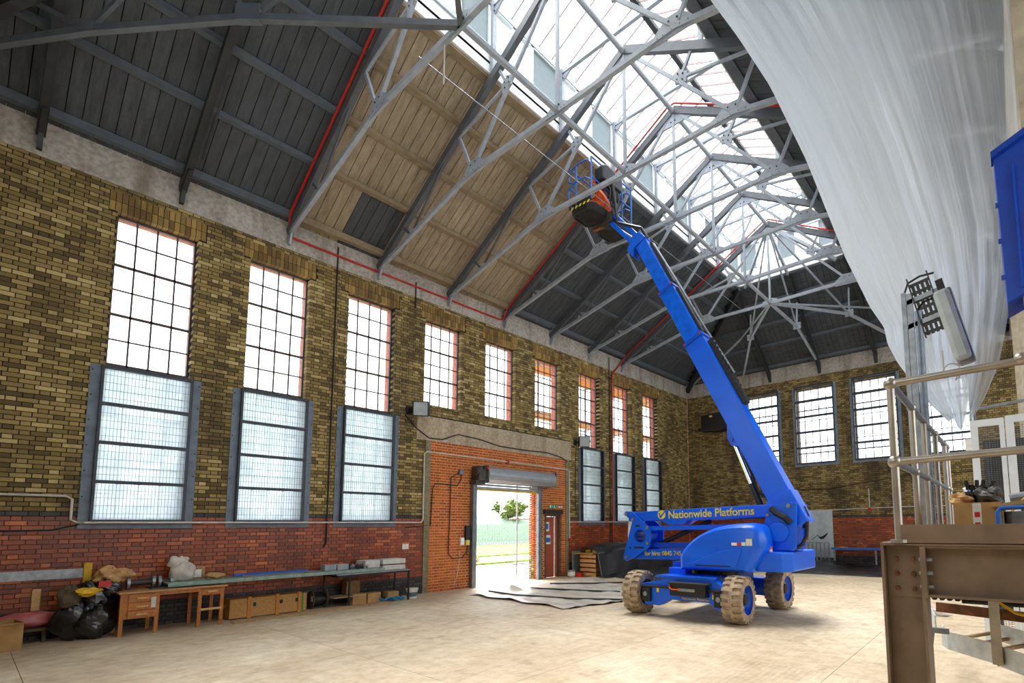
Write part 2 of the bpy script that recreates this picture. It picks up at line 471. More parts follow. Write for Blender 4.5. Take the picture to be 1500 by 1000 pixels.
lintel = tag(MB().box(-.3, .012, 7.25, 13.2, 4.05, 4.72).build('trim_2', 'concrete_lintel'), 'wide rough concrete lintel above the orange brick infill', 'lintel', kind='structure')
for nm, a, b, lb in (('trim_3', 7.5, 7.66, 'narrow concrete post at the left edge of the orange brick infill'), ('trim_4', 12.93, 13.06, 'narrow concrete post at the right edge of the orange brick infill')):
    tag(MB().box(-.3, .03, a, b, 0, 4.06).build(nm, 'concrete_post'), lb, 'post', kind='structure')
# ---- orange infill wall with its two doorways
opI = [(9.1, 11.56, 0, 3.05), (11.93, 12.68, 0, 2.12)]
mb = MB()
for a, b, c, d in cells(7.66, 12.93, 0, 4.06, [(o[0]-.008, o[1]+.09, o[2], o[3]+.008) for o in opI]): mb.box(-.34, -.008, a, b, c, d)
wall_infill = tag(mb.build('wall_infill', 'mortar_pale'), 'orange brick infill wall around the roller shutter doorway', 'wall', kind='structure')
bl = []
for a, b, c, d in lay(7.66, 12.93, 0, 4.05, opI, joint=.019):
    bl.append(('brick_orange', (-.11, rngb.uniform(-.001, .003), a, b, c, d)))
for c in range(40):                                       # reveal of the shutter doorway
    z = c*.0755
    for k in range(2):
        x = -.34+k*.12; bl.append(('brick_orange' if z > .75 else 'brick_yellow', (x, x+.108, 11.546, 11.66, z, z+.0615)))
brickwork(wall_infill, bl, 300)

# ---- back wall
BX = [3.77, 6.065, 8.36, 10.655]
opB = [(x-.74, x+.74, 4.2, 7.4) for x in BX]
mb = MB()
for a, b, c, d in cells(0, 18, 0, 8.5, [(o[0]-.008, o[1]+.008, o[2]-.008, o[3]+.008) for o in opB]): mb.box(a, b, LB+.008, LB+.42, c, d)
wall_back = tag(mb.build('wall_back', 'mortar_dark'), 'dark weathered brick end wall behind the blue lift', 'wall', kind='structure')
MB().box(0, 18, LB+.006, LB+.009, .42, 1.93).build('dado_mortar', 'mortar_red', wall_back)
bl = []
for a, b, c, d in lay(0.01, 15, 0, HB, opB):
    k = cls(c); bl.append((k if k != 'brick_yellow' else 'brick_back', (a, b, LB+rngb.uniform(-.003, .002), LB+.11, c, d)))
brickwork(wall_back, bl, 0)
tag(MB().box(0.02, 14, LB-.02, LB+.42, HB, 8.62).build('trim_5', 'concrete_band'), 'peeling concrete band along the top of the end wall', 'beam', kind='structure')
# ---- unseen sides: piers and side bay on the right, wall behind the viewer
pier = tag(MB().box(12.72, 18, -1.4, LB, 8.3, 8.6).build('ceiling_aisle', 'annex_wall'), 'low ceiling of the side aisle', 'ceiling', kind='structure')
mb = MB()
for a, b, c, d in cells(-1.4, LB, 0, 8.4, [(1.0+3.4*i, 3.6+3.4*i, 1.8, 7.2) for i in range(6)]): mb.box(18, 18.3, a, b, c, d)  # unseen openings, widened to bring more daylight onto the window wall
tag(mb.build('wall_right', 'annex_wall'), 'unseen far wall of the side aisle with tall openings added for light', 'wall', kind='structure')
mb = MB()
for a, b, c, d in cells(-.42, 18.3, 0, 8.6, [(x-.74, x+.74, 4.2, 7.4) for x in (3.77, 6.065, 8.36, 10.655)]): mb.box(a, b, -1.75, -1.4, c, d)
tag(mb.build('wall_front', 'annex_wall'), 'end wall behind the viewer with tall openings', 'wall', kind='structure')
for i, y in enumerate((6.25, 12.3, 18.3)):
    tag(MB().box(12.66, 13.1, y, y+.45, 0, 8.3).build('trim_%d' % (6+i), 'cream_paint'), ('cream painted pier at the right edge beside the plastic sheet', 'cream painted pier behind the mesh cage', 'cream painted pier nearest the end wall')[i], 'pier', kind='structure')
tag(MB().box(12.66, 13.1, -1.4, LB, 8.0, 8.3).build('trim_9', 'concrete_band'), 'concrete beam carrying the right hand roof feet', 'beam', kind='structure')

# ---- floor: concrete slabs with open joints
floor = tag(MB().box(-.42, 18.3, -1.75, LB+.5, -.2, -.012).build('floor', 'joint'), 'dusty pale concrete floor of cast slabs', 'floor', kind='structure')
xs = [-.3, 2.35, 5.1, 7.9, 10.6, 13.3, 18.2]; ys = [-1.7, .55, 3.4, 6.2, 9.4, 12.6, 16, 19, LB+.01]
for i, (a, b) in enumerate(zip(xs, xs[1:])):
    for j, (c, d) in enumerate(zip(ys, ys[1:])):
        rib = (i in (2, 3, 4) and j in (1, 2))
        e = random.Random(i*10+j).uniform(-.25, .25)
        MB().box(a, b-.006, c, d-.006, -.15, 0).build('slab', 'floor_ribbed' if rib else 'floor', floor)

# ---- windows
PANE = {}
def pane(w, h, mat):
    k = (round(w, 3), round(h, 3), mat)
    if k not in PANE:
        o = MB().box(-.002, .002, 0, w, 0, h).build('pane', mat); PANE[k] = o.data; bpy.data.objects.remove(o)
    return PANE[k]
ORD = ['first', 'second', 'third', 'fourth', 'fifth', 'sixth', 'seventh', 'eighth', 'ninth']
def glazed(n, label, yc, z0, z1, hw, cols, rows, xg, frost_below=None, along='y'):
    e = empty('window_%d' % n, (xg, yc, z0) if along == 'y' else (yc, xg, z0), label, 'window', None, 'structure')
    if along == 'x': e.rotation_euler = (0, 0, R(-90))
    dy = 2*hw/cols; dz = (z1-z0)/rows
    f = MB().box(-.03, .03, -hw, -hw+.03, 0, z1-z0).box(-.03, .03, hw-.03, hw, 0, z1-z0).box(-.03, .03, -hw, hw, 0, .04).box(-.03, .03, -hw, hw, z1-z0-.04, z1-z0)
    f.build('window_frame', 'window_bar', e)
    for c in range(1, cols): MB().box(-.014, .014, -hw+c*dy-.013, -hw+c*dy+.013, 0, z1-z0).build('glazing_bar', 'window_bar', e)
    for r in range(1, rows):
        t = .024 if r % 2 == rows % 2 else .013
        MB().box(-.014, .014, -hw, hw, r*dz-t, r*dz+t).build('glazing_bar', 'window_bar', e)
    for r in range(rows):
        for c in range(cols):
            mt = 'glass_frosted' if frost_below and z0+(r+.6)*dz < frost_below else 'glass'
            o = bpy.data.objects.new('pane', pane(dy-.016, dz-.02, mt)); col.objects.link(o); o.parent = e
            o.location = (0, -hw+c*dy+.008, r*dz+.01)
for i in range(9):
    if i in GW: glazed(i+1, 'tall steel framed window, %s from the left in the side wall' % ORD[i], WY[i], 1.9, 7.42, .575, 4, 12, -.18)
    else: glazed(i+1, 'shorter steel framed window above the orange brick infill, %s of three' % ('leftmost', 'middle', 'rightmost')[i-3], WY[i], 5.02, 7.42, .575, 4, 6, -.18)
for i, x in enumerate(BX):
    glazed(10+i, 'steel framed window high in the end wall, %s from the left' % ORD[i], x, 4.2, 7.4, .74, 5, 7, LB+.13, along='x')

# ---- guards in front of the windows
def guard(i, yc, label, z0, z1, hw, pl, rails, mats, along='y', xg=0, depth=.1, sheets=True):
    g = 'window guards'
    e = empty('window_guard', (xg, yc, z0) if along == 'y' else (yc, xg, z0), label, 'window guard', g)
    if along == 'x': e.rotation_euler = (0, 0, R(-90))
    H = z1-z0; iw = hw-pl; rh = .028 if sheets else .042
    for s in (-1, 1):
        p = MB().box(.003, .016, min(s*hw, s*iw), max(s*hw, s*iw), 0, H).build('side_plate', mats[0], e)
        b = MB()
        for k in range(7): b.sphere((.018, s*(hw-.03), .1+k*(H-.2)/6), .012, 6, 4)
        b.build('plate_bolts', 'bolt', p)['kind'] = 'stuff'
        MB().box(.003, depth, s*iw-.018, s*iw+.018, .1, H).build('frame_side', mats[1], e)
    MB().box(.003, .016, -iw, iw, 0, .1).build('bottom_plate', mats[0], e)
    MB().box(.003, depth+.02, -iw-.02, iw+.02, .1, .15).build('sill_rail', mats[1], e)
    MB().box(.003, depth+.01, -iw-.02, iw+.02, H-.05, H).build('top_rail', mats[1], e)
    for k in range(1, rails): MB().box(.02, depth+.005, -iw, iw, .12+(H-.12)*k/rails-rh, .12+(H-.12)*k/rails+rh).build('rail', mats[1], e)
    if sheets:
        for k in range(rails):
            za = .15 if k == 0 else .12+(H-.12)*k/rails+.028; zb = .12+(H-.12)*(k+1)/rails-.03
            MB().box(.022, .026, -iw+.018, iw-.018, za, zb).build('frosted_panel', 'glass_frosted', e)
    b = MB(); x = depth*.72; n = int(2*iw/.045)
    for k in range(1, n): y = -iw+2*iw*k/n; b.box(x, x+.004, y-.002, y+.002, .12, H-.03)
    n = int(H/.14)
    for k in range(1, n): z = .12+(H-.15)*k/n; b.box(x, x+.004, -iw, iw, z-.0025, z+.0025)
    b.build('wire_mesh', mats[1], e, fix=False)['kind'] = 'stuff'
for i in GW:
    guard(i, WY[i]+(.13 if i > 5 else 0), 'blue grey steel mesh guard over the lower half of the %s tall window' % ORD[i], 1.75, 4.58, .755, .15, 4, ('guard_steel', 'guard_dark'))
for i, x in enumerate(BX):
    guard(i, x, 'pale steel mesh guard on the end wall window, %s from the left' % ORD[i], 4.1, 7.5, .895, .13, 5, ('back_guard', 'guard_dark'), 'x', LB, sheets=False)

# ---- roof
SB = 8.5                                                   # underside of boards at x=0
YC, XC, YA, YN = 18.1, 4.45, -1.35, 2.12                                        # lantern end and side
BSL = (RSL*XC)/(LB-YC)
def rz(x): return SB+RSL*min(x, 2*W2-x)
ceiling = MB()
for s in (0, 1):
    f = lambda x: 2*W2-x if s else x
    pts = [(-.4, YA-.3), (XC, YN), (XC, YC), (-.4, LB+.3)]
    k = len(ceiling.v)
    for t in (.06, .12): ceiling.v += [(f(x), y, SB+RSL*x+t) for x, y in pts]
    for q in ((0, 1, 2, 3), (4, 5, 6, 7), (0, 1, 5, 4), (1, 2, 6, 5), (2, 3, 7, 6), (3, 0, 4, 7)): ceiling.face(tuple(k+j for j in q))
k = len(ceiling.v)
for t in (.06, .12): ceiling.v += [(-.4, LB+.3, SB-.2+t), (2*W2+.4, LB+.3, SB-.2+t), (2*W2-XC, YC, SB+RSL*XC+t), (XC, YC, SB+RSL*XC+t)]
for q in ((0, 1, 2, 3), (4, 5, 6, 7), (0, 1, 5, 4), (1, 2, 6, 5), (2, 3, 7, 6), (3, 0, 4, 7)): ceiling.face(tuple(k+j for j in q))
k = len(ceiling.v)
for t in (.06, .12): ceiling.v += [(-.4, YA-.3, SB-.2+t), (2*W2+.4, YA-.3, SB-.2+t), (2*W2-XC, YN, SB+RSL*XC+t), (XC, YN, SB+RSL*XC+t)]
for q in ((0, 1, 2, 3), (4, 5, 6, 7), (0, 1, 5, 4), (1, 2, 6, 5), (2, 3, 7, 6), (3, 0, 4, 7)): ceiling.face(tuple(k+j for j in q))
ceiling = tag(ceiling.build('ceiling', 'roof_back'), 'sloping boarded roof underside, part grey and part bare timber', 'ceiling', kind='structure')
bw = SP/10
BM = {}
def slope_board(y0, xa, xb, mat, mirror):
    k = (round(xa, 3), round(xb, 3), mat, mirror)
    if k not in BM:
        b = MB(); f = (lambda x: 2*W2-x) if mirror else (lambda x: x)
        for t in (0, .03):
            b.v += [(f(x), y, SB+RSL*x+t) for x, y in ((xa, 0), (xb, 0), (xb, bw-.012), (xa, bw-.012))]
        for q in ((0, 1, 2, 3), (4, 5, 6, 7), (0, 1, 5, 4), (1, 2, 6, 5), (2, 3, 7, 6), (3, 0, 4, 7)): b.face(q)
        o = b.build('ceiling_board', mat); BM[k] = o.data; bpy.data.objects.remove(o)
    o = bpy.data.objects.new('ceiling_board', BM[k]); col.objects.link(o); o.parent = ceiling; o.location.y = y0
y0 = YW[1]-13*2*bw
nb = int((LB-y0)/bw)
for i in range(nb):
    y = y0+i*bw; xb = min(XC-.04, max(0, XC*(LB-y-bw)/(LB-YC)), max(0, XC*(y-YA)/(YN-YA)))
    if xb < .1: continue
    bare = YW[1] < y+bw/2 < YW[4]
    patch = YW[1]+1.0 < y+bw/2 < YW[2]-.08
    if patch:
        slope_board(y, 0, 1.4, 'board_grey', False); slope_board(y, 1.41, xb, 'board_bare', False)
    else: slope_board(y, 0, xb, 'board_bare' if bare else 'board_grey', False)
    if y > 1.5: slope_board(y, 0, xb, 'board_grey', True)
nbx = int(2*W2/bw)
for i in range(nbx):
    x = i*bw; xm = min(x, 2*W2-x-bw); yb = YC if xm > XC else LB-xm*(LB-YC)/XC
    if yb > LB-.15 or x > 11.4: continue
    b = MB()
    for t in (0, .03):
        b.v += [(xx, yy, SB+BSL*(LB-yy)+t) for xx, yy in ((x, LB), (x+bw-.012, LB), (x+bw-.012, yb), (x, yb))]
    for q in ((0, 1, 2, 3), (4, 5, 6, 7), (0, 1, 5, 4), (1, 2, 6, 5), (2, 3, 7, 6), (3, 0, 4, 7)): b.face(q)
    b.build('ceiling_board', 'board_grey', ceiling)
PX = (.26, 1.38, 2.38, 3.40, 4.30)
for px in PX:
    for s in (0, 1):
        for k in range(0, 8):
            ya = YW[0]+SP*k; yb = ya+SP if k < 7 else LB-px*(LB-YC)/XC
            if k == 0: ya = YA+px*(YN-YA)/XC
            bare = (not s) and 1 <= k < 4
            x = 2*W2-px if s else px; z = SB+RSL*px-.055
            MB().bar((x, ya, z-(.03 if px < .4 else 0)), (x, yb, z-(.03 if px < .4 else 0)), .13 if px != 4.3 else .2, .1 if px > .4 else .15).build('purlin', 'purlin_bare' if bare else 'purlin_grey', ceiling)
    yb = LB-px*(LB-YC)/XC; z = SB+RSL*px-.055
    MB().bar((px, yb, z), (2*W2-px, yb, z), .13, .1).build('purlin', 'purlin_grey', ceiling)
    ya = YA+px*(YN-YA)/XC; MB().bar((px, ya, z), (2*W2-px, ya, z), .13, .1).build('purlin', 'purlin_grey', ceiling)
# back slope rafters and hips
for x in (2.1, 4.24, 6.36, 8.5, 10.6):
    yt = YC if XC < x < 2*W2-XC else LB-min(x, 2*W2-x)*(LB-YC)/XC
    MB().bar((x, LB-.05, SB-.28), (x, yt, SB+BSL*(LB-yt)-.2), .11, .2).build('hip_slope_rafter', 'steel_dark', ceiling)
    MB().prism([(LB-.04, SB-.55), (LB-.04, SB-.1), (LB-.35, SB-.1)], x-.06, x+.06, 'x').build('rafter_shoe', 'steel_dark', ceiling)
for s in (0, 1):
    f = lambda x: 2*W2-x if s else x
    MB().bar((f(.1), LB-.1, SB-.25), (f(XC), YC, SB+RSL*XC-.2), .14, .24).build('hip_rafter', 'steel_dark', ceiling)
    MB().bar((f(.1), YA+.1, SB-.25), (f(XC), YN, SB+RSL*XC-.2), .14, .24).build('hip_rafter', 'steel_dark', ceiling)
    for y, xe in ((2.2, XC), (.38, 2.15)):
        MB().bar((f(.05), y, 8.27), (f(xe), y, 8.27+.5815*xe), .11, .17).build('jack_rafter', 'steel_dark', ceiling)
        MB().prism([(f(.02), 7.98), (f(.02), 8.5), (f(.5), 8.52), (f(.62), 8.4), (f(.2), 8.2), (f(.12), 7.98)], y-.03, y+.03, 'y').build('rafter_shoe', 'steel_dark', ceiling)
        if y > 1: MB().bar((f(.9), y+.1, 8.55), (f(2.3), y+.1, 9.4), .03, .03).build('knee_rod', 'steel_dark', ceiling)

# ---- lantern skylight
sky = empty('skylight', (W2, 8, 11), 'long glazed roof lantern with white side panels along the ridge', 'skylight', None, 'structure')
def sp(name, mb, mat): return parent_keep(mb.build(name, mat), sky)
ZS, ZE, ZR = 11.5, 12.52, 13.5
ya, yb = YN, YC
for s in (0, 1):
    f = lambda x: 2*W2-x if s else x
    x0, x1 = sorted((f(XC), f(XC-.08)))
    sp('curb', MB().box(x0, x1, ya, yb, 10.98, ZS), 'white_paint')
    x0, x1 = sorted((f(XC+.04), f(XC-.1)))
    sp('sill_strip', MB().box(x0, x1, ya, yb, ZS-.02, ZS+.05), 'steel_light')
    sp('eave_beam', MB().box(x0, x1, ya, yb, ZE-.02, ZE+.1), 'steel_light')
    for k in range(0, 8):
        y = YW[0]+SP*k if k else YN+.02; yn = YW[0]+SP*(k+1) if k < 7 else YC
        x0, x1 = sorted((f(XC+.02), f(XC-.05)))
        xg = f(XC-.02)
        w1 = min(1.05, yn-y-.3)
        for (a, b, kind) in ((y+.07, y+.07+w1/2, 'glass'), (y+.07+w1/2, y+.07+w1, 'glass'), (y+.07+w1, yn-.05, 'clere_panel')):
            if b-a < .05: continue
            fr = MB(); t = .035
            fr.box(x0, x1, a, a+t, ZS+.05, ZE-.02).box(x0, x1, b-t, b, ZS+.05, ZE-.02).box(x0, x1, a, b, ZS+.05, ZS+.05+t).box(x0, x1, a, b, ZE-.02-t, ZE-.02)
            sp('clerestory_frame', fr, 'white_panel')
            sp('clerestory_pane', MB().box(xg-.004, xg+.004, a+t, b-t, ZS+.05+t, ZE-.02-t), kind)
    nbar = int((16.19-ya)/.405)
    bar = None
    for k in range(nbar+1):
        y = ya+k*.405
        p, q = (f(XC), y, ZE+.1), (f(W2), y, ZR)
        if bar is None:
            o = MB().bar((p[0], 0, p[2]), (q[0], 0, q[2]), .022, .05).build('glazing_bar', 'glaze_bar'); bar = o.data; bpy.data.objects.remove(o)
            g = MB(); g.v = [(p[0], .01, p[2]+.02), (q[0], .01, q[2]+.02), (q[0], .395, q[2]+.02), (p[0], .395, p[2]+.02)]; g.face((0, 1, 2, 3))
            o = g.build('roof_pane', 'sky_glass'); gp = o.data; bpy.data.objects.remove(o)
        for nm, me in (('glazing_bar', bar), ('roof_pane', gp)):
            o = bpy.data.objects.new(nm, me); col.objects.link(o); o.parent = sky; o.location = Vector((0, y, 0))-sky.location
    # hip end
    g = MB(); g.v = [(f(XC), 16.35, ZE+.12), (f(W2), 16.35, ZR+.02), (f(XC), YC, ZE+.12)]; g.face((0, 1, 2)); sp('roof_pane', g, 'sky_glass')
    sp('hip_bar', MB().bar((f(XC), YC, ZE+.1), (f(W2), 16.3, ZR), .07, .09), 'steel_light')
    for k in range(1, 4):
        t = k/4; sp('glazing_bar', MB().bar((f(XC), 16.35+(YC-16.35)*t, ZE+.1), (f(W2+(XC-W2)*t), 16.3+(YC-16.3)*t, ZR+(ZE+.1-ZR)*t), .022, .05), 'glaze_bar')
g = MB(); g.v = [(XC, YC, ZE+.12), (2*W2-XC, YC, ZE+.12), (W2, 16.35, ZR+.02)]; g.face((0, 1, 2)); sp('roof_pane', g, 'sky_glass')
for k in range(1, 9):
    x = XC+k*(2*W2-2*XC)/9; t = 1-abs(x-W2)/(W2-XC); sp('glazing_bar', MB().bar((x, YC, ZE+.1), (x, YC-t*(YC-16.3), ZE+.1+t*(ZR-ZE-.1)), .022, .05), 'glaze_bar')
sp('ridge_bar', MB().box(W2-.06, W2+.06, ya, 16.35, ZR-.08, ZR+.03), 'steel_dark')
sp('curb', MB().box(XC, 2*W2-XC, YC, YC+.08, 10.98, ZS), 'white_paint')
sp('end_panel', MB().prism([(XC, 10.98), (2*W2-XC, 10.98), (2*W2-XC, ZE+.1), (W2, ZR), (XC, ZE+.1)], YN-.06, YN-.01, 'y'), 'white_panel')
sp('eave_beam', MB().box(XC, 2*W2-XC, YC-.04, YC+.1, ZE-.02, ZE+.1), 'steel_light')
for k in range(5):
    a = XC+.05+k*.744; b = a+.70; t = .035
    fr = MB().box(a, a+t, YC, YC+.05, ZS, ZE).box(b-t, b, YC, YC+.05, ZS, ZE).box(a, b, YC, YC+.05, ZS, ZS+t).box(a, b, YC, YC+.05, ZE-t, ZE)
    sp('clerestory_frame', fr, 'white_panel'); sp('clerestory_pane', MB().box(a+t, b-t, YC+.02, YC+.03, ZS+t, ZE-t), 'glass' if k in (1, 3) else 'clere_panel')

# ================================================================ ROOF TRUSSES
simple('truss_paint', (156, 163, 171), .5, .1, var=.08)
simple('rafter_or_shaded_paint', (88, 92, 97), .5, .1, var=.1)  # rafter colour; on the near half trusses it stands for shade
def plate(b, pts, t=.02): b.prism(pts, -t, t, 'y')
def bolts(b, pts, y=-.03):
    for x, z in pts: b.sphere((x, y, z), .016, 6, 4); b.sphere((x, -y, z), .016, 6, 4)
TR = {}
def make_truss():
    """part meshes in the plane y=0"""
    P = []
    A, N = (W2, 11.90), (W2, 9.10)
    def br(name, p, q, w, h, mat, s): 
        f = (lambda x: 2*W2-x) if s else (lambda x: x)
        P.append((name, MB().bar((f(p[0]), 0, p[1]), (f(q[0]), 0, q[1]), w, h).build(name, mat), None))
    def gus(name, pts, bl, s):
        f = (lambda x: 2*W2-x) if s else (lambda x: x)
        b = MB(); plate(b, [(f(x), z) for x, z in pts]); o = b.build(name, 'truss_paint')
        P.append((name, o, None))
        if bl:
            b = MB(); bolts(b, [(f(x), z) for x, z in bl]); o2 = b.build('gusset_bolts', 'bolt'); o2['kind'] = 'stuff'
            P.append(('gusset_bolts', o2, len(P)-1))
    G, Mm, g1 = (3.88, 9.12), (4.98, 10.45), (1.55, 8.60)
    b_, c_, a_ = (3.40, 10.12), (4.72, 10.92), (1.20, 8.92)
    for s in (0, 1):
        br('rafter', (.05, 8.27), A, .11, .17, 'rafter_or_shaded_paint', s)
        br('lower_chord', (.12, 8.25), G, .08, .085, 'truss_paint', s)
        br('lower_chord', G, N, .08, .085, 'truss_paint', s)
        br('long_strut', G, A, .06, .065, 'truss_paint', s)
        br('strut', G, b_, .05, .06, 'truss_paint', s)
        br('strut', Mm, b_, .045, .05, 'truss_paint', s)
        br('strut', Mm, c_, .05, .06, 'truss_paint', s)
        br('strut', g1, a_, .05, .06, 'rafter_or_shaded_paint', s)
        br('strut', g1, (2.9, 9.85), .035, .04, 'rafter_or_shaded_paint', s)
        br('lantern_post', (4.52, 10.85), (4.52, 12.55), .09, .09, 'truss_paint', s)
        gus('gusset', [(3.52, 9.00), (3.62, 9.16), (3.80, 9.34), (4.05, 9.36), (4.28, 9.18), (4.28, 9.04)], [(3.66, 9.08), (3.8, 9.1), (3.95, 9.1), (4.1, 9.1), (4.2, 9.1), (3.85, 9.25), (4.0, 9.27)], s)
        gus('gusset', [(4.85, 10.3), (4.82, 10.5), (4.98, 10.62), (5.12, 10.56), (5.1, 10.38)], [(4.93, 10.38), (5.05, 10.44), (4.92, 10.5), (5.03, 10.55)], s)
        gus('gusset', [(1.3, 8.5), (1.36, 8.68), (1.5, 8.76), (1.68, 8.7), (1.8, 8.6)], [], s)
        gus('foot_plate', [(.02, 7.98), (.02, 8.5), (.5, 8.52), (.62, 8.4), (.2, 8.2), (.12, 7.98)], [], s)
        gus('gusset', [(4.5, 12.2), (4.5, 12.55), (4.95, 12.52), (4.86, 12.44)], [(4.58, 12.3), (4.58, 12.42), (4.7, 12.48), (4.82, 12.48)], s)
    gus('apex_gusset', [(5.86, 11.50), (5.80, 11.62), (6.26, 11.92), (6.46, 11.92), (6.92, 11.62), (6.86, 11.50)], [(5.92, 11.58), (6.05, 11.66), (6.2, 11.75), (6.3, 11.6), (6.52, 11.75), (6.67, 11.66), (6.8, 11.58), (6.42, 11.6), (6.36, 11.82)], 0)
    gus('node_plate', [(6.1, 9.02), (6.1, 9.18), (6.26, 9.26), (6.46, 9.26), (6.62, 9.18), (6.62, 9.02)], [(6.16, 9.1), (6.24, 9.1), (6.48, 9.1), (6.56, 9.1), (6.3, 9.2), (6.42, 9.2)], 0)
    br('king_post', A, N, .06, .06, 'truss_paint', 0)
    br('lantern_tie', (4.52, 12.47), (2*W2-4.52, 12.47), .08, .09, 'truss_paint', 0)
    return P
proto = make_truss()
for n, k in enumerate(range(1, 8)):
    y = YW[0]+SP*k
    lb = 'grey riveted steel roof truss standing over the %s tall side window from the left' % ORD[k]
    e = empty('roof_truss', (0, y, 0), lb, 'roof truss', 'roof trusses along the hall')
    made = []
    for name, o, par in proto:
        c = o if n == 0 else o.copy()
        if n: col.objects.link(c)
        c.parent = made[par] if par is not None else e
        made.append(c)
# hip end framing from the last truss
yl = YW[7]
hf = Thing('hip_truss', (W2, yl, 9.1), 'grey steel half trusses fanning from the last truss to the end wall', 'roof truss')
for x, nm in ((6.36, 0), (3.0, 1), (9.72, 1)):
    end = (x, LB-.1, 8.35); g = (W2+(x-W2)*.55, yl+(LB-yl)*.5, 9.12)
    hf.part('lower_chord', MB().bar((W2, yl, 9.1), g, .08, .08), 'truss_paint')
    hf.part('lower_chord', MB().bar(g, end, .08, .08), 'truss_paint')
    top = (g[0], g[1], SB+BSL*(LB-g[1])-.3)
    hf.part('strut', MB().bar(g, (g[0], g[1]+.1, top[2]-.1), .05, .05), 'truss_paint')
    hf.part('strut', MB().bar(g, (W2, yl, 11.85), .05, .05), 'truss_paint')
    hf.part('gusset', MB().box(g[0]-.14, g[0]+.14, g[1]-.015, g[1]+.015, g[2]-.08, g[2]+.16), 'truss_paint')
    hf.part('rafter', MB().bar((W2, yl, 11.85), (W2+(x-W2)*.5, YC, SB+RSL*XC-.25), .08, .12), 'truss_paint')
for s in (-1, 1):
    g = (W2+s*2.5, LB-2.3, 9.3)
    hf.part('strut', MB().bar((W2, yl, 9.1), g, .05, .05), 'truss_paint'); hf.part('lower_chord', MB().bar(g, (W2+s*6.1, LB-.2, 8.35), .07, .07), 'truss_paint')
nf = Thing('hip_truss', (W2, YW[1], 9.1), 'shade toned steel half trusses running from the nearest truss towards the near corner', 'roof truss')  # darker tone on these members stands for the shade in the near corner
for s in (0, 1):
    f = lambda x: 2*W2-x if s else x
    N1 = (W2, YW[1], 9.1); G1 = (f(4.05), 2.08, 9.1); g2 = (f(2.3), .65, 8.87); cn = (f(.12), YA+.15, 8.28)
    hz = lambda x: 8.25+RSL*x-.02
    for p, q in ((N1, G1), (G1, g2), (g2, cn)): nf.part('lower_chord', MB().bar(p, q, .08, .10), 'rafter_or_shaded_paint')
    for c, wd in ((G1, .34), (g2, .2)):
        d = Vector((f(0)-W2, YA-YW[1], 0)).normalized(); b = MB(); k0 = Vector(c)
        b.bar(k0-d*wd/2+Vector((0, 0, .06)), k0+d*wd/2+Vector((0, 0, .06)), .10, wd*.75); g = nf.part('gusset', b, 'rafter_or_shaded_paint')
        nr = d.cross(Vector((0, 0, 1))); bb = MB()
        for i in range(4):
            for j in (-1, 1): bb.sphere(k0+d*(wd*(i-1.5)/4.6)+nr*.055*(1 if not s else -1)+Vector((0, 0, .03+j*wd*.2)), .018, 6, 4)
        nf.part('gusset_bolts', bb, 'bolt')['kind'] = 'stuff'
    nf.part('strut', MB().bar(g2, (f(1.75), .15, hz(1.75)), .05, .06), 'rafter_or_shaded_paint')
    nf.part('strut', MB().bar(g2, (f(3.3), 1.35, hz(3.3)), .05, .06), 'rafter_or_shaded_paint')
    nf.part('strut', MB().bar(G1, (f(3.55), 1.6, hz(3.55)), .05, .06), 'rafter_or_shaded_paint')
    nf.part('strut', MB().bar(G1, (f(W2), YW[1], 11.8), .06, .07), 'rafter_or_shaded_paint')
tag(MB().tube([(W2, YW[1], 11.86), (W2, yl, 11.86)], .06, 10).build('ridge_beam', 'truss_paint'), 'round grey ridge tube linking the truss tops', 'beam')
tag(MB().bar((W2, YW[1], 9.12), (W2, yl, 9.12), .075, .075).build('tie_beam', 'truss_paint'), 'straight steel tie linking the middle lower nodes of the trusses', 'beam')
tag(MB().tube([(5.3, 4.0, 9.22), (5.3, 8.5, 9.2), (5.3, 16.2, 9.2)], .010, 6).build('conduit', 'guide_grey'), 'thin conduit strung along the truss lower chords', 'conduit')
tag(MB().cyl((5.95, 4.05, 8.4), (5.95, 4.05, 9.05), .012, 6).build('hanging_rod', 'conduit'), 'thin pale rod hanging from the second roof truss', 'rod')
# red pipes
def on_raf(k, x, dz=-.13): return (x, YW[k]-.1, 8.27+.5815*min(x, 2*W2-x)+dz+.2)
p1 = [on_raf(1, 5.5), on_raf(1, .35), (.09, YW[1]-.02, 8.35), (.07, YW[1], 8.2), (.06, YW[1]+.1, 8.17), (.06, YW[4]-.25, 8.17), (.08, YW[4]-.1, 8.2), on_raf(4, .35), on_raf(4, W2-.1), on_raf(4, W2+.1), on_raf(4, 11.5)]
tag(MB().tube(p1, .026, 8).build('sprinkler_pipe', 'red_paint'), 'red pipe along the concrete band between the second and fifth trusses', 'pipe')
p2 = [(.07, 15.52, .75), (.07, 15.52, 7.7), (.07, 15.7, 7.9), (.1, YW[7]-.1, 8.3), on_raf(7, .35), on_raf(7, W2-.1), on_raf(7, W2+.1), on_raf(7, 11)]
tag(MB().tube(p2, .028, 8).build('sprinkler_pipe', 'red_paint'), 'red pipe climbing the far side wall and over the last truss', 'pipe')

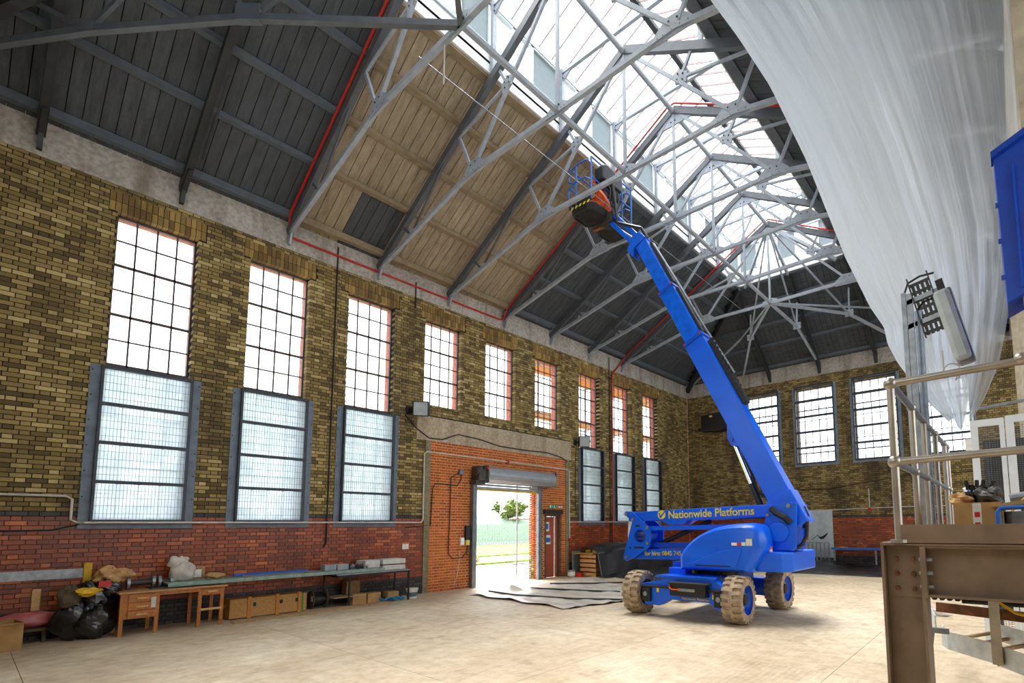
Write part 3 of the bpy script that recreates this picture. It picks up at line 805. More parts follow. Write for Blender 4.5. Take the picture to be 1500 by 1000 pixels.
# ================================================================ TEXT
def text(name, body, size, mat, loc, rot, parent, bold=.0, squash=1.0):
    cu = bpy.data.curves.new(name, 'FONT'); cu.body = body; cu.size = size; cu.extrude = .001; cu.offset = bold; cu.resolution_u = 3
    o = bpy.data.objects.new(name, cu); col.objects.link(o)
    dg = bpy.context.evaluated_depsgraph_get(); me = bpy.data.meshes.new_from_object(o.evaluated_get(dg)); bpy.data.objects.remove(o)
    me.materials.clear(); me.materials.append(M(mat))
    o = bpy.data.objects.new(name, me); col.objects.link(o)
    o.location = loc; o.rotation_euler = rot; o.scale = (squash, 1, 1); 
    if parent is not None: parent_keep(o, parent)
    return o
FACE_NY = (R(90), 0, 0)          # reads from -y
FACE_PX = (R(90), 0, R(90))      # reads from +x

# ================================================================ BOOM LIFT
L = Thing('boom_lift', (7.5, 9.3, 0), 'blue articulated boom lift with raised telescopic boom and black basket', 'boom lift')
# wheels
def wheel(cx, cy, s, ang=0):
    """s: outward side (+1 towards +x)"""
    r, w = .41, .34
    b = MB(); prof = [(-w/2, .25), (-w/2, .36), (-w/2+.04, .385), (w/2-.04, .385), (w/2, .36), (w/2, .25)]
    n = 40; k = len(b.v)
    for i in range(n):
        a = 2*math.pi*i/n
        for x, rr in prof: b.v.append((x, rr*math.cos(a), rr*math.sin(a)))
    m_ = len(prof)
    for i in range(n):
        for j in range(m_-1):
            i2 = (i+1) % n; b.face((k+i*m_+j, k+i*m_+j+1, k+i2*m_+j+1, k+i2*m_+j))
    t = b.build('tyre', 'tyre', smooth=True)
    lug = MB(); nl = 20
    for i in range(nl):
        for side in (-1, 1):
            a = 2*math.pi*(i+(.5 if side > 0 else 0))/nl
            c, sn = math.cos(a), math.sin(a); a2 = a+.16; c2, s2 = math.cos(a2), math.sin(a2); a3 = a+.2; c3, s3 = math.cos(a3), math.sin(a3); a4 = a+.04; c4, s4 = math.cos(a4), math.sin(a4)
            q = []
            for rr in (.36, .415):
                re = rr if rr < .4 else .40
                q += [(side*.175, re*c, re*sn), (side*.10, rr*c, rr*sn), (-side*.03, rr*c4, rr*s4), (-side*.03, rr*c3, rr*s3), (side*.09, rr*c2, rr*s2), (side*.175, re*c2, re*s2)]
            kk = len(lug.v); lug.v += q; lug.face(tuple(range(kk+6, kk+12)))
            for j in range(6): j2 = (j+1) % 6; lug.face((kk+j, kk+j2, kk+6+j2, kk+6+j))
    lug.build('tread', 'tyre', t)
    rim = MB()
    rim.tube([(s*.17, 0, 0), (s*.12, 0, 0)], [.27, .25], 28, cap=False); rim.tube([(s*.12, 0, 0), (s*.06, 0, 0)], [.25, .21], 28, cap=False)
    rim.cyl((s*.06, 0, 0), (s*.055, 0, 0), .21, 28); rim.build('rim', 'lift_blue_dark', t, smooth=True)
    MB().cyl((s*.055, 0, 0), (s*.13, 0, 0), .09, 16).build('hub', 'tyre_dark', t)
    MB().cyl((-s*.16, 0, 0), (-s*.1, 0, 0), .26, 24).build('inner_disc', 'tyre_dark', t)
    nb_ = MB()
    for i in range(9): a = 2*math.pi*i/9; nb_.sphere((s*.07, .14*math.cos(a), .14*math.sin(a)), .018, 6, 4)
    nb_.build('wheel_nuts', 'lift_yellow', t)['kind'] = 'stuff'
    t.location = (cx, cy, r); t.rotation_euler = (0, 0, ang); parent_keep(t, L.e); t.name = 'wheel'
wheel(6.40, 8.35, -1, R(4)); wheel(8.50, 8.35, 1, R(4)); wheel(8.50, 10.3, 1); wheel(6.40, 10.3, -1)
# chassis
ax = [(6.60, .60), (6.82, .64), (7.30, .76), (8.09, .76), (8.34, .64), (8.34, .22), (8.20, .22), (8.05, .34), (7.24, .34), (7.0, .21), (6.68, .21)]
fa = L.part('front_axle', MB().prism(ax, 8.12, 8.34), 'lift_blue', bevel=.01)
L.part('rear_axle', MB().prism([(6.6, .60), (8.34, .60), (8.34, .25), (6.6, .25)], 10.2, 10.45), 'lift_blue', bevel=.01)
L.part('chassis_frame', MB().box(7.0, 8.0, 8.34, 10.2, .36, .74), 'lift_blue_dark', bevel=.01)
L.part('axle_top_plate', MB().prism([(6.95, 8.1), (8.2, 8.1), (8.0, 8.75), (7.1, 8.75)], .74, .775, 'z'), 'lift_blue')
bp_ = L.part('cable_box', MB().box(7.34, 8.06, 7.96, 8.12, .44, .66), 'black', bevel=.01)
MB().box(7.32, 8.10, 7.93, 8.13, .655, .68).build('lid', 'tyre_dark').parent = bp_
o = MB().box(7.52, 7.86, 7.945, 7.96, .53, .58).build('nameplate', 'galv'); o.parent = bp_
for o in bp_.children: o.matrix_parent_inverse = Matrix.Translation(-L.e.location).inverted() if False else Matrix.Identity(4)
L.part('steering_rod', MB().cyl((6.65, 8.08, .56), (8.3, 8.08, .56), .022, 8), 'black')
L.part('orange_lead', MB().tube([(7.34, 7.97, .62), (7.36, 7.92, .58), (7.42, 7.92, .555), (7.55, 7.94, .56)], .012, 6), 'orange_hi_vis')
for x in (6.74, 8.26):
    L.part('steering_knuckle', MB().box(x-.10, x+.10, 8.06, 8.42, .28, .54), 'black', bevel=.02)
    L.part('kingpin', MB().cyl((x, 8.04, .42), (x, 8.1, .42), .045, 12), 'galv')
for x, z in ((6.98, .5), (8.14, .45)):
    L.part('warning_label', MB().box(x-.03, x+.03, 8.114, 8.119, z+.04, z+.08), 'sign_red'); L.part('warning_label', MB().box(x-.025, x+.025, 8.114, 8.119, z-.04, z+.035), 'lift_yellow')
text('axle_lettering', 'Nationwide Platforms', .062, 'lift_yellow', (7.50, 8.114, .365), FACE_NY, L.e, .0005)
L.part('slew_ring', MB().cyl((7.55, 9.3, .74), (7.55, 9.3, .90), .5, 32), 'black')
L.part('turret_bed', MB().box(7.0, 8.7, 8.62, 10.0, .86, 1.0), 'lift_blue_dark', bevel=.01)
L.part('chassis_box', MB().box(7.02, 7.4, 8.45, 8.7, .74, .9), 'lift_blue', bevel=.02)
# engine hoods, one on either side
def hood(ya, yb, s):
    out = [(7.305, .874), (7.296, 1.10), (7.36, 1.22), (7.434, 1.309), (7.57, 1.425), (7.729, 1.525), (7.90, 1.60), (8.079, 1.66), (8.28, 1.70), (8.478, 1.72), (8.70, 1.73), (8.86, 1.70), (8.94, 1.64), (8.985, 1.45), (8.995, 1.30), (8.867, 1.079), (8.713, .874)]
    b = MB(); cx, cz = 8.15, 1.2; rings = []
    for t, k in ((0, 1), (.55, 1), (.75, .975), (.9, .93), (1, .85)):
        y = ya+(yb-ya)*t; rings.append(len(b.v))
        b.v += [(cx+(x-cx)*k, y, max(.874, cz+(z-cz)*k)) for x, z in out]
    n = len(out)
    for a, c in zip(rings, rings[1:]):
        for j in range(n): j2 = (j+1) % n; b.face((a+j, a+j2, c+j2, c+j))
    b.face(tuple(rings[-1]+j for j in range(n))); b.face(tuple(rings[0]+j for j in reversed(range(n))))
    h = L.part('engine_hood', b, 'lift_blue', smooth=True)
    y = yb+(-.003 if s < 0 else .003)
    sw = [(7.52, .99), (7.75, 1.06), (8.0, 1.17), (8.25, 1.25), (8.55, 1.29), (8.62, 1.27), (8.55, 1.10), (8.48, .95), (7.6, .94)]
    b = MB(); b.prism([(x, z) for x, z in sw], y, y+s*.018); o = b.build('moulded_sweep', 'lift_blue', bevel=.012); o.parent = h
    MB().box(7.7, 8.4, y+s*.02-.002, y+s*.02+.002, .965, .985).build('vent_slot', 'black').parent = h
    return h, y
h1, yh = hood(8.75, 8.30, -1); hood(9.85, 10.25, 1)
for a, c, mt, z0, z1 in ((8.42, 8.52, 'label_white', 1.36, 1.41), (8.53, 8.60, 'sign_red', 1.36, 1.41), (8.61, 8.68, 'label_white', 1.36, 1.42), (8.69, 8.80, 'label_white', 1.36, 1.47)):
    L.part('decal', MB().box(a, c, yh-.003, yh, z0-.02, z1-.02), mt)
L.part('decal', MB().box(8.69, 8.80, yh-.0035, yh, 1.445, 1.46), 'lift_yellow')
# counterweight
cw = [(8.60, 8.72), (8.78, 8.52), (9.18, 8.56), (9.34, 8.75), (9.36, 9.9), (9.2, 10.05), (8.6, 10.05)]
L.part('counterweight', MB().prism(cw, .885, 1.225, 'z'), 'lift_blue', bevel=.03)
L.part('beacon', MB().cyl((8.98, 8.66, 1.225), (8.98, 8.66, 1.27), .035, 12), 'label_white'); L.part('beacon_lens', MB().cyl((8.98, 8.66, 1.27), (8.98, 8.66, 1.32), .035, 12), 'beacon')
# folded riser arms
L.part('riser_arm', MB().prism([(5.72, 1.80), (5.72, 1.995), (8.93, 2.065), (8.93, 1.84), (8.3, 1.82), (7.2, 1.80), (7.05, 1.72), (6.75, 1.71), (6.55, 1.80)], 8.92, 9.32), 'lift_blue', bevel=.012)
L.part('riser_arm', MB().prism([(5.72, .99), (5.72, 1.20), (8.75, 1.27), (8.75, 1.03)], 8.98, 9.30), 'lift_blue', bevel=.012)
L.part('lower_rail', MB().prism([(6.2, 1.24), (6.2, 1.34), (8.7, 1.38), (8.7, 1.28)], 9.04, 9.24), 'lift_blue_dark')
for y in (8.93, 9.27): L.part('link_bar', MB().prism([(6.1, 1.60), (6.1, 1.685), (8.9, 1.72), (8.9, 1.635)], y-.03, y+.03), 'lift_blue')
L.part('riser_cylinder', MB().cyl((6.35, 9.12, 1.30), (7.6, 9.12, 1.78), .05, 12), 'black')
lp = [(5.64, 1.955), (5.68, 2.012), (5.85, 2.009), (6.117, 1.80), (6.324, 1.639), (6.317, 1.283), (6.246, 1.225), (5.834, 1.0), (5.687, .951), (5.613, .993), (5.62, 1.06), (5.86, 1.78), (5.82, 1.84)]
def holed(pts, hc, hr, ya, yb, n=20):
    """plate with a round hole: bridge polygon"""
    b = MB(); ring = [(hc[0]+hr*math.cos(2*math.pi*i/n), hc[1]+hr*math.sin(2*math.pi*i/n)) for i in range(n)]
    bm = bmesh.new()
    def loop(ps): 
        vs_ = [bm.verts.new((x, ya, z)) for x, z in ps]; return [bm.edges.new((vs_[i], vs_[(i+1) % len(vs_)])) for i in range(len(vs_))]
    ed = loop(pts)+loop(ring)
    bmesh.ops.triangle_fill(bm, edges=ed, use_beauty=True)
    g = bmesh.ops.extrude_face_region(bm, geom=bm.faces[:]); bmesh.ops.translate(bm, verts=[v for v in g['geom'] if isinstance(v, bmesh.types.BMVert)], vec=(0, yb-ya, 0))
    bm.verts.index_update(); bm.verts.ensure_lookup_table()
    b.v = [tuple(v.co) for v in bm.verts]
    for f_ in bm.faces: b.face(tuple(v.index for v in f_.verts))
    bm.free(); return b
for ya, yb in ((8.86, 8.90), (9.36, 9.40)):
    L.part('link_plate', holed(lp, (6.058, 1.481), .14, ya, yb), 'lift_blue')
L.part('cross_tube', MB().tube([(6.058, 8.85, 1.481), (6.058, 9.41, 1.481)], .15, 24, cap=False), 'lift_blue_dark')
for x, z in ((5.70, 1.95), (5.70, 1.03), (5.88, 1.84), (6.26, 1.66), (6.26, 1.34)):
    L.part('pivot_pin', MB().cyl((x, 8.835, z), (x, 8.865, z), .035, 12), 'galv')
for x0, x1, z in ((5.9, 6.15, 1.24), (5.78, 5.82, 1.23), (5.95, 6.06, 1.70)): L.part('slot', MB().box(x0, x1, 8.853, 8.862, z-.02, z+.02), 'black', bevel=.01)
L.part('end_cover', MB().prism([(5.66, 1.25), (5.70, 1.88), (5.86, 1.80), (5.80, 1.25)], 8.95, 9.3), 'label_white')
text('company_lettering', 'Nationwide Platforms', .215, 'lift_yellow', (6.74, 8.914, 1.845), (R(90), R(-1.2), 0), L.e, .0035, .98)
lg = MB()
ring = [(6.58+.095*math.cos(2*math.pi*i/28), 1.925+.095*math.sin(2*math.pi*i/28)) for i in range(28)]
lg.prism(ring, 8.914, 8.918); o = L.part('company_emblem', lg, 'lift_yellow')
L.part('emblem_tick', MB().prism([(6.50, 1.955), (6.53, 1.955), (6.555, 1.90), (6.66, 2.01), (6.675, 1.985), (6.56, 1.85), (6.545, 1.85)], 8.910, 8.914), 'lift_blue')
text('hire_lettering', 'for hire: 0845 745', .128, 'lift_yellow', (6.10, 8.972, 1.075), (R(90), R(-1.2), 0), L.e, .0025, .96)
# knuckle at the back of the risers
kn = [(8.80, 1.66), (8.86, 1.90), (8.954, 2.05), (9.287, 2.085), (9.404, 2.06), (9.36, 1.318), (9.30, 1.24), (8.86, 1.24), (8.80, 1.40)]
for ya, yb in ((8.84, 8.89), (9.36, 9.41)): L.part('knuckle_plate', MB().prism(kn, ya, yb), 'lift_blue', bevel=.006)
L.part('knuckle_core', MB().box(8.9, 9.34, 8.89, 9.36, 1.26, 1.86), 'lift_blue_dark')
L.part('slew_motor_cover', MB().cyl((9.08, 8.78, 1.565), (9.08, 8.84, 1.565), .175, 28), 'lift_blue', bevel=.01)
L.part('pivot_pin', MB().cyl((9.27, 8.80, 2.02), (9.27, 8.84, 2.02), .04, 12), 'chrome'); L.part('pivot_pin', MB().cyl((8.89, 8.80, 1.87), (8.89, 8.84, 1.87), .03, 12), 'chrome')
L.part('hose_bundle', MB().tube([(8.95, 8.83, 1.98), (9.05, 8.80, 1.90), (9.2, 8.80, 1.82), (9.28, 8.83, 1.72)], .06, 8), 'rubber_hose')
L.part('hose', MB().tube([(9.40, 9.0, 1.95), (9.52, 9.0, 1.75), (9.50, 9.0, 1.50), (9.42, 9.0, 1.35), (9.3, 9.0, 1.26)], .035, 8), 'rubber_hose')
L.part('hose', MB().tube([(9.40, 9.2, 2.0), (9.48, 9.15, 1.85), (9.44, 9.1, 1.62)], .04, 8), 'rubber_hose')
# telescopic boom in the plane y = 9.15
BY = 9.15
P0 = Vector((9.17, BY, 1.95)); P1 = Vector((6.06, BY, 8.10)); D = (P1-P0).normalized(); U = Vector((D.z, 0, -D.x))   # U: towards upper right
def boom(t0, t1, w, y, off=0):
    c0 = P0+D*t0+U*off; c1 = P0+D*t1+U*off
    b = MB(); k = 0
    for c in (c0, c1):
        for su, sy in ((-1, -1), (1, -1), (1, 1), (-1, 1)): b.v.append(tuple(c+U*(su*w/2)+Vector((0, sy*y/2, 0))))
    for f_ in ((0, 1, 2, 3), (7, 6, 5, 4), (0, 4, 5, 1), (1, 5, 6, 2), (2, 6, 7, 3), (3, 7, 4, 0)): b.face(f_)
    return b
LEN = (P1-P0).length; T1 = 3.98; T2 = 5.42
L.part('boom_section', boom(-.1, T1, .44, .34), 'lift_blue', bevel=.012)
L.part('boom_section', boom(T1, T2, .36, .28), 'jib_blue', bevel=.01)
L.part('boom_section', boom(T2, LEN, .30, .22), 'jib_blue', bevel=.01)
for t, w, y in ((T1, .48, .40), (T2, .40, .33)):
    cl = L.part('boom_collar', boom(t-.04, t+.04, w, y), 'lift_blue_dark', bevel=.008)
    b = MB()
    for u in (-.4, .4): b.cyl(P0+D*t+U*(w*u)+Vector((0, -y/2-.01, 0)), P0+D*t+U*(w*u)+Vector((0, -y/2, 0)), .022, 8)
    L.part('collar_pad', b, 'sign_red')
L.part('boom_knee', boom(-.35, .3, .5, .40), 'lift_blue', bevel=.02)
L.part('energy_chain', boom(2.2, T1-.2, .10, .16, .27), 'black'); L.part('energy_chain', boom(T1+.1, T2-.1, .05, .12, .21), 'black'); L.part('energy_chain', boom(T2+.1, LEN-.15, .06, .12, .19), 'black')
L.part('hose_tube', MB().tube([P0+D*(T1-1.1)+U*.36, P0+D*T1+U*.30, P0+D*T2+U*.27, P0+D*(LEN-.2)+U*.22], .025, 8), 'galv')
b = MB()
for k in range(14): b.bar(P0+D*(2.25+k*.115)+U*.30+Vector((0, -.09, 0)), P0+D*(2.25+k*.115)+U*.30+Vector((0, .09, 0)), .06, .1)
L.part('chain_links', b, 'rubber_hose')['kind'] = 'stuff'
# lift ram
ct = P0+D*1.72-U*.30; cb = Vector((8.66, BY, 1.98)); mid = cb+(ct-cb)*.36
L.part('ram_lug', MB().prism([(p.x, p.z) for p in (P0+D*2.1-U*.2, P0+D*1.5-U*.2, P0+D*1.62-U*.36, P0+D*1.78-U*.36)], BY-.1, BY+.1), 'lift_blue')
L.part('ram_barrel', MB().cyl(cb, mid, .065, 14), 'black'); L.part('ram_rod', MB().cyl(mid, ct, .042, 14), 'chrome'); L.part('pivot_pin', MB().cyl(ct+Vector((0, -.13, 0)), ct+Vector((0, .13, 0)), .05, 12), 'lift_blue_dark')
L.part('hose', MB().tube([P0+D*.3-U*.2, P0+D*.6-U*.36, P0+D*.95-U*.30, P0+D*1.35-U*.26], .03, 8), 'rubber_hose')
# fly jib
J0 = P1+Vector((-.06, 0, .02)); JE = Vector((5.26, BY, 9.12))
L.part('jib_head', MB().prism([(p.x, p.z) for p in (P1+U*.17, P1-U*.17+D*.02, P1-U*.30-D*.16, P1-U*.36+D*.10, P1+D*.30-U*.12, P1+D*.26+U*.10)], BY-.13, BY+.13), 'jib_blue', bevel=.008)
for off in (0, -.20): L.part('jib_arm', MB().bar(P1+D*.15+U*(off*.9+.02), JE+Vector((off*.9, 0, off*.3)), .10, .10, U), 'jib_blue', bevel=.008)
L.part('jib_ram', MB().cyl(P1+D*.2-U*.06, JE+Vector((-.06, 0, -.2)), .025, 10), 'chrome')
L.part('hose_bundle', MB().tube([P1+D*.05+U*.16, P1+D*.35+U*.16+Vector((0, -.05, 0)), JE+Vector((.12, -.06, -.25)), JE+Vector((.08, -.08, .15)), JE+Vector((.03, -.12, .7))], .04, 8), 'rubber_hose')
L.part('hose', MB().tube([P1-U*.2, P1-U*.36+Vector((0, 0, -.05)), P1-U*.3-D*.12, P1-U*.12-D*.1], .025, 8), 'rubber_hose')
# basket
x0, x1, yb0, yb1, zf = 4.42, 5.15, 8.40, 10.02, 9.22
def tray(ya, yb):
    b = MB(); c = .14
    out = [(x0+c, ya), (x1-c, ya), (x1, ya+c), (x1, yb-c), (x1-c, yb), (x0+c, yb), (x0, yb-c), (x0, ya+c)]
    b.prism(out, zf-.03, zf, 'z')
    ins = lambda k: [(4.785+(x-4.785)*k, (ya+yb)/2+(y-(ya+yb)/2)*k) for x, y in out]
    k = len(b.v)
    for z, kk in ((zf-.03, 1), (zf-.16, .9), (zf-.16, .8)): b.v += [(x, y, z) for x, y in ins(kk)]
    for r_ in range(2):
        for j in range(8): j2 = (j+1) % 8; b.face((k+r_*8+j, k+r_*8+j2, k+r_*8+8+j2, k+r_*8+8+j))
    t = L.part('basket_floor', b, 'black', bevel=.01)
    g = MB(); nx, ny = 11, 12
    for i in range(nx+1):
        x = x0+.1+(x1-x0-.2)*i/nx; g.box(x-.008, x+.008, ya+.09, yb-.09, zf-.15, zf-.04)
    for j in range(ny+1):
        y = ya+.09+(yb-ya-.18)*j/ny; g.box(x0+.1, x1-.1, y-.008, y+.008, zf-.145, zf-.04)
    L.part('floor_grid', g, 'tyre_dark', fix=False)['kind'] = 'stuff'
tray(yb0, 9.16); tray(9.30, yb1)
L.part('toe_board', MB().box(x0+.02, x1-.02, yb0+.02, yb0+.05, zf, zf+.1), 'black'); 
for k in range(5): L.part('chevron', MB().prism([(x0+.10+k*.125, zf-.05), (x0+.15+k*.125, zf-.05), (x0+.19+k*.125, zf-.005), (x0+.14+k*.125, zf-.005)], yb0-.012, yb0+.004), 'lift_yellow')
L.part('basket_support', MB().box(4.9, 5.25, 9.0, 9.36, zf-.26, zf-.03), 'tyre_dark', bevel=.02); L.part('support_bar', MB().bar((4.5, 9.23, zf-.14), (5.2, 9.23, zf-.2), .09, .06), 'rust')
def loop(pts, r=.02): return MB().tube(pts, r, 8)
def rail_loop(y, z0, z1):
    return [(x1-.02, y, z0), (x1-.02, y, z1-.18), (x1-.1, y, z1-.05), (x1-.2, y, z1), (x0+.3, y, z1), (x0+.1, y, z1-.06), (x0, y, z1-.2), (x0+.02, y, z1-.35), (x0+.2, y, z1-.45)]
for y in (yb0+.03, yb1-.03):
    L.part('guard_rail', loop(rail_loop(y, zf, zf+1.05)), 'rail_blue'); L.part('guard_rail', loop([(x1-.02, y, zf+.48), (x1-.2, y, zf+.62), (x0+.2, y, zf+.62), (x0, y, zf+.5), (x0, y, zf+.3), (x0+.1, y, zf)]), 'rail_blue')
    L.part('rail_post', MB().cyl((4.66, y, zf), (4.66, y, zf+1.05), .018, 8), 'rail_blue')
for xx in (x0+.02, x1-.02):
    for z in (zf+.55, zf+1.05): L.part('guard_rail', MB().cyl((xx, yb0+.03, z), (xx, yb1-.03, z), .018, 8), 'rail_blue')
for y in (8.43, 9.6, 9.98): L.part('rail_post', MB().cyl((x1-.02, y, zf), (x1-.02, y, zf+1.05), .02, 8), 'rail_blue')
L.part('control_console', MB().prism([(8.72, zf+.62), (8.72, zf+.98), (8.82, zf+1.05), (9.40, zf+1.05), (9.48, zf+.95), (9.44, zf+.62)], 4.98, 5.26, 'x'), 'black', bevel=.04)
L.part('control_pod', MB().box(5.05, 5.22, 9.1, 9.42, zf+.40, zf+.62), 'tyre_dark', bevel=.03)
for y in (8.95, 9.05, 9.15, 9.27): L.part('control_cable', MB().tube([(5.2, y, zf+.64), (5.28, y+.01, zf+.45), (5.27, y-.01, zf+.2), (5.24, 9.1, zf-.1)], .016, 6), 'rubber_hose')

# ---- crouching worker in the basket
pw = empty('person', (4.78, 8.85, zf), 'worker crouching in orange high visibility overalls inside the lift basket', 'person')
me = bpy.data.meshes.new('body')
J = {'pelvis': (4.86, 8.95, zf+.27), 'spine': (4.80, 8.93, zf+.42), 'chest': (4.74, 8.88, zf+.60), 'neck': (4.72, 8.82, zf+.72), 'head': (4.72, 8.78, zf+.84), 'crown': (4.72, 8.77, zf+.93)}
for s, t in ((-1, 'l'), (1, 'r')):
    dy = .10*s
    J.update({t+'hip': (4.86, 8.95+dy, zf+.26), t+'knee': (4.58, 8.86+dy*1.6, zf+.46), t+'ankle': (4.78, 8.90+dy*1.5, zf+.09), t+'toe': (4.60, 8.86+dy*1.7, zf+.04),
              t+'sho': (4.76, 8.88+dy*1.8, zf+.62), t+'elb': (4.70, 8.74+dy*2.3, zf+.42), t+'wri': (4.60, 8.66+dy*.9, zf+.55), t+'hand': (4.56, 8.62+dy*.7, zf+.60)})
RAD = {'pelvis': .15, 'spine': .14, 'chest': .16, 'neck': .06, 'head': .085, 'crown': .07, 'hip': .11, 'knee': .075, 'ankle': .05, 'toe': .04, 'sho': .085, 'elb': .06, 'wri': .04, 'hand': .04}
J = {k: (x+.04, y+.28, z) for k, (x, y, z) in J.items()}
names = list(J); E_ = [('pelvis', 'spine'), ('spine', 'chest'), ('chest', 'neck'), ('neck', 'head'), ('head', 'crown')]
for t in 'lr': E_ += [('pelvis', t+'hip'), (t+'hip', t+'knee'), (t+'knee', t+'ankle'), (t+'ankle', t+'toe'), ('chest', t+'sho'), (t+'sho', t+'elb'), (t+'elb', t+'wri'), (t+'wri', t+'hand')]
me.from_pydata([J[n] for n in names], [(names.index(a), names.index(b)) for a, b in E_], [])
body = bpy.data.objects.new('body', me); col.objects.link(body)
sk = body.modifiers.new('skin', 'SKIN'); me.materials.append(M('orange_hi_vis'))
for n, v in zip(names, me.skin_vertices[0].data):
    r_ = RAD[n if n in RAD else n[1:]]; v.radius = (r_, r_); v.use_root = (n == 'pelvis')
sb = body.modifiers.new('sub', 'SUBSURF'); sb.levels = 1; sb.render_levels = 2
sk.use_smooth_shade = True
parent_keep(body, pw)
def wp(name, mb, mat, **k): return parent_keep(mb.build(name, mat, **k), pw)
hd = J['head']
wp('face', MB().sphere((hd[0]-.02, hd[1]-.03, hd[2]-.01), .095, 14, 10, (.9, 1, 1.15)), 'skin', smooth=True)
wp('nose', MB().sphere((hd[0]-.03, hd[1]-.13, hd[2]-.01), .018, 8, 6), 'skin', smooth=True)
for s in (-1, 1): wp('eye', MB().sphere((hd[0]-.02+s*.035, hd[1]-.115, hd[2]+.025), .012, 8, 6), 'boot'); wp('ear', MB().sphere((hd[0]-.02+s*.09, hd[1]-.02, hd[2]-.005), .022, 8, 6, (.5, 1, 1.3)), 'skin')
wp('mouth', MB().box(hd[0]-.045, hd[0]+.005, hd[1]-.122, hd[1]-.11, hd[2]-.055, hd[2]-.045), 'sign_red')
wp('hood', MB().sphere((hd[0], hd[1]+.0, hd[2]+.05), .125, 16, 8, (1, 1.1, .85)), 'orange_hi_vis', smooth=True)
for t in 'lr':
    h = Vector(J[t+'hand']); wp('hand', MB().sphere(h, .042, 8, 6, (1.2, .8, .7)), 'skin', smooth=True)
    for i in range(4): wp('finger', MB().tube([h+Vector((-.03, -.024+i*.016, .01)), h+Vector((-.07, -.026+i*.017, .0)), h+Vector((-.085, -.024+i*.016, -.03))], [.009, .008, .007], 6), 'skin')
    wp('thumb', MB().tube([h+Vector((0, -.035, .01)), h+Vector((-.03, -.05, -.005)), h+Vector((-.055, -.045, -.02))], [.011, .009, .008], 6), 'skin')
    a = Vector(J[t+'ankle']); q = Vector(J[t+'toe']); wp('boot', MB().tube([a+Vector((.05, 0, -.05)), a+Vector((0, 0, -.04)), q+Vector((-.03, 0, -.003))], [.038, .05, .036], 10), 'boot', smooth=True)
    kk = Vector(J[t+'knee']); an = Vector(J[t+'ankle']); c = kk+(an-kk)*.55; d = (an-kk).normalized(); wp('reflective_band', MB().cyl(c-d*.03, c+d*.03, .082, 14), 'tape_yellow', smooth=True)
    e1 = Vector(J[t+'sho']); e2 = Vector(J[t+'elb']); c = e1+(e2-e1)*.6; d = (e2-e1).normalized(); wp('reflective_band', MB().cyl(c-d*.025, c+d*.025, .082, 14), 'tape_yellow', smooth=True)

# ================================================================ LEFT WALL FITTINGS
# roller shutter
S = Thing('roller_shutter', (.1, 10.3, 0), 'steel roller shutter wound up above the open doorway, yellow bottom edge', 'roller shutter')
S.part('guide', MB().box(.01, .12, 8.97, 9.12, 0, 3.05).box(.12, .14, 8.97, 9.0, 0, 3.05), 'guide_grey')
S.part('guide', MB().box(.01, .12, 11.54, 11.68, 0, 3.05).box(.12, .14, 11.65, 11.68, 0, 3.05), 'guide_grey')
b = MB(); n = 40; rr = .225
for i in range(n): b.v += [(.27+(rr+.006*(i % 2))*math.cos(2*math.pi*i/n), 9.28, 3.24+(rr+.006*(i % 2))*math.sin(2*math.pi*i/n)), (.27+(rr+.006*(i % 2))*math.cos(2*math.pi*i/n), 11.98, 3.24+(rr+.006*(i % 2))*math.sin(2*math.pi*i/n))]
for i in range(n): j = (i+1) % n; b.face((2*i, 2*j, 2*j+1, 2*i+1))
b.face(tuple(2*i for i in range(n))); b.face(tuple(2*i+1 for i in reversed(range(n))))
S.part('curtain_roll', b, 'shutter_grey')
for k in range(3): S.part('curtain_slat', MB().box(.05, .075, 9.12, 11.55, 2.83+k*.085, 2.905+k*.085), 'shutter_grey', bevel=.012)
S.part('bottom_rail', MB().box(.045, .09, 9.12, 11.55, 2.78, 2.83), 'yellow')
S.part('end_plate', MB().box(.01, .5, 11.99, 12.01, 3.0, 3.48).box(.005, .02, 11.99, 12.2, 3.0, 3.46), 'galv')
S.part('end_plate', MB().box(.01, .5, 9.24, 9.26, 3.0, 3.5), 'galv')
mo = S.part('motor', MB().box(.05, .42, 8.95, 9.24, 3.06, 3.46), 'motor_grey', bevel=.03)
S.part('motor_drum', MB().cyl((.3, 8.9, 3.3), (.3, 9.22, 3.3), .12, 16), 'motor_grey'); S.part('motor_bracket', MB().box(.01, .3, 8.93, 9.26, 2.94, 3.06), 'motor_grey')
S.part('motor_cap', MB().cyl((.44, 9.12, 3.42), (.5, 9.12, 3.42), .05, 12), 'black'); S.part('motor_cap', MB().cyl((.44, 9.22, 3.4), (.5, 9.22, 3.4), .04, 12), 'sign_red')
S.part('chain', MB().tube([(.36, 9.3, 3.2), (.36, 9.3, 2.2), (.37, 9.32, 1.6)], .004, 4), 'galv')
S.part('pull_cord', MB().tube([(.05, 8.62, 1.05), (.06, 8.58, .95), (.06, 8.66, .9), (.05, 8.6, .85), (.05, 8.55, .4), (.06, 8.42, .1)], .008, 6), 'conduit')
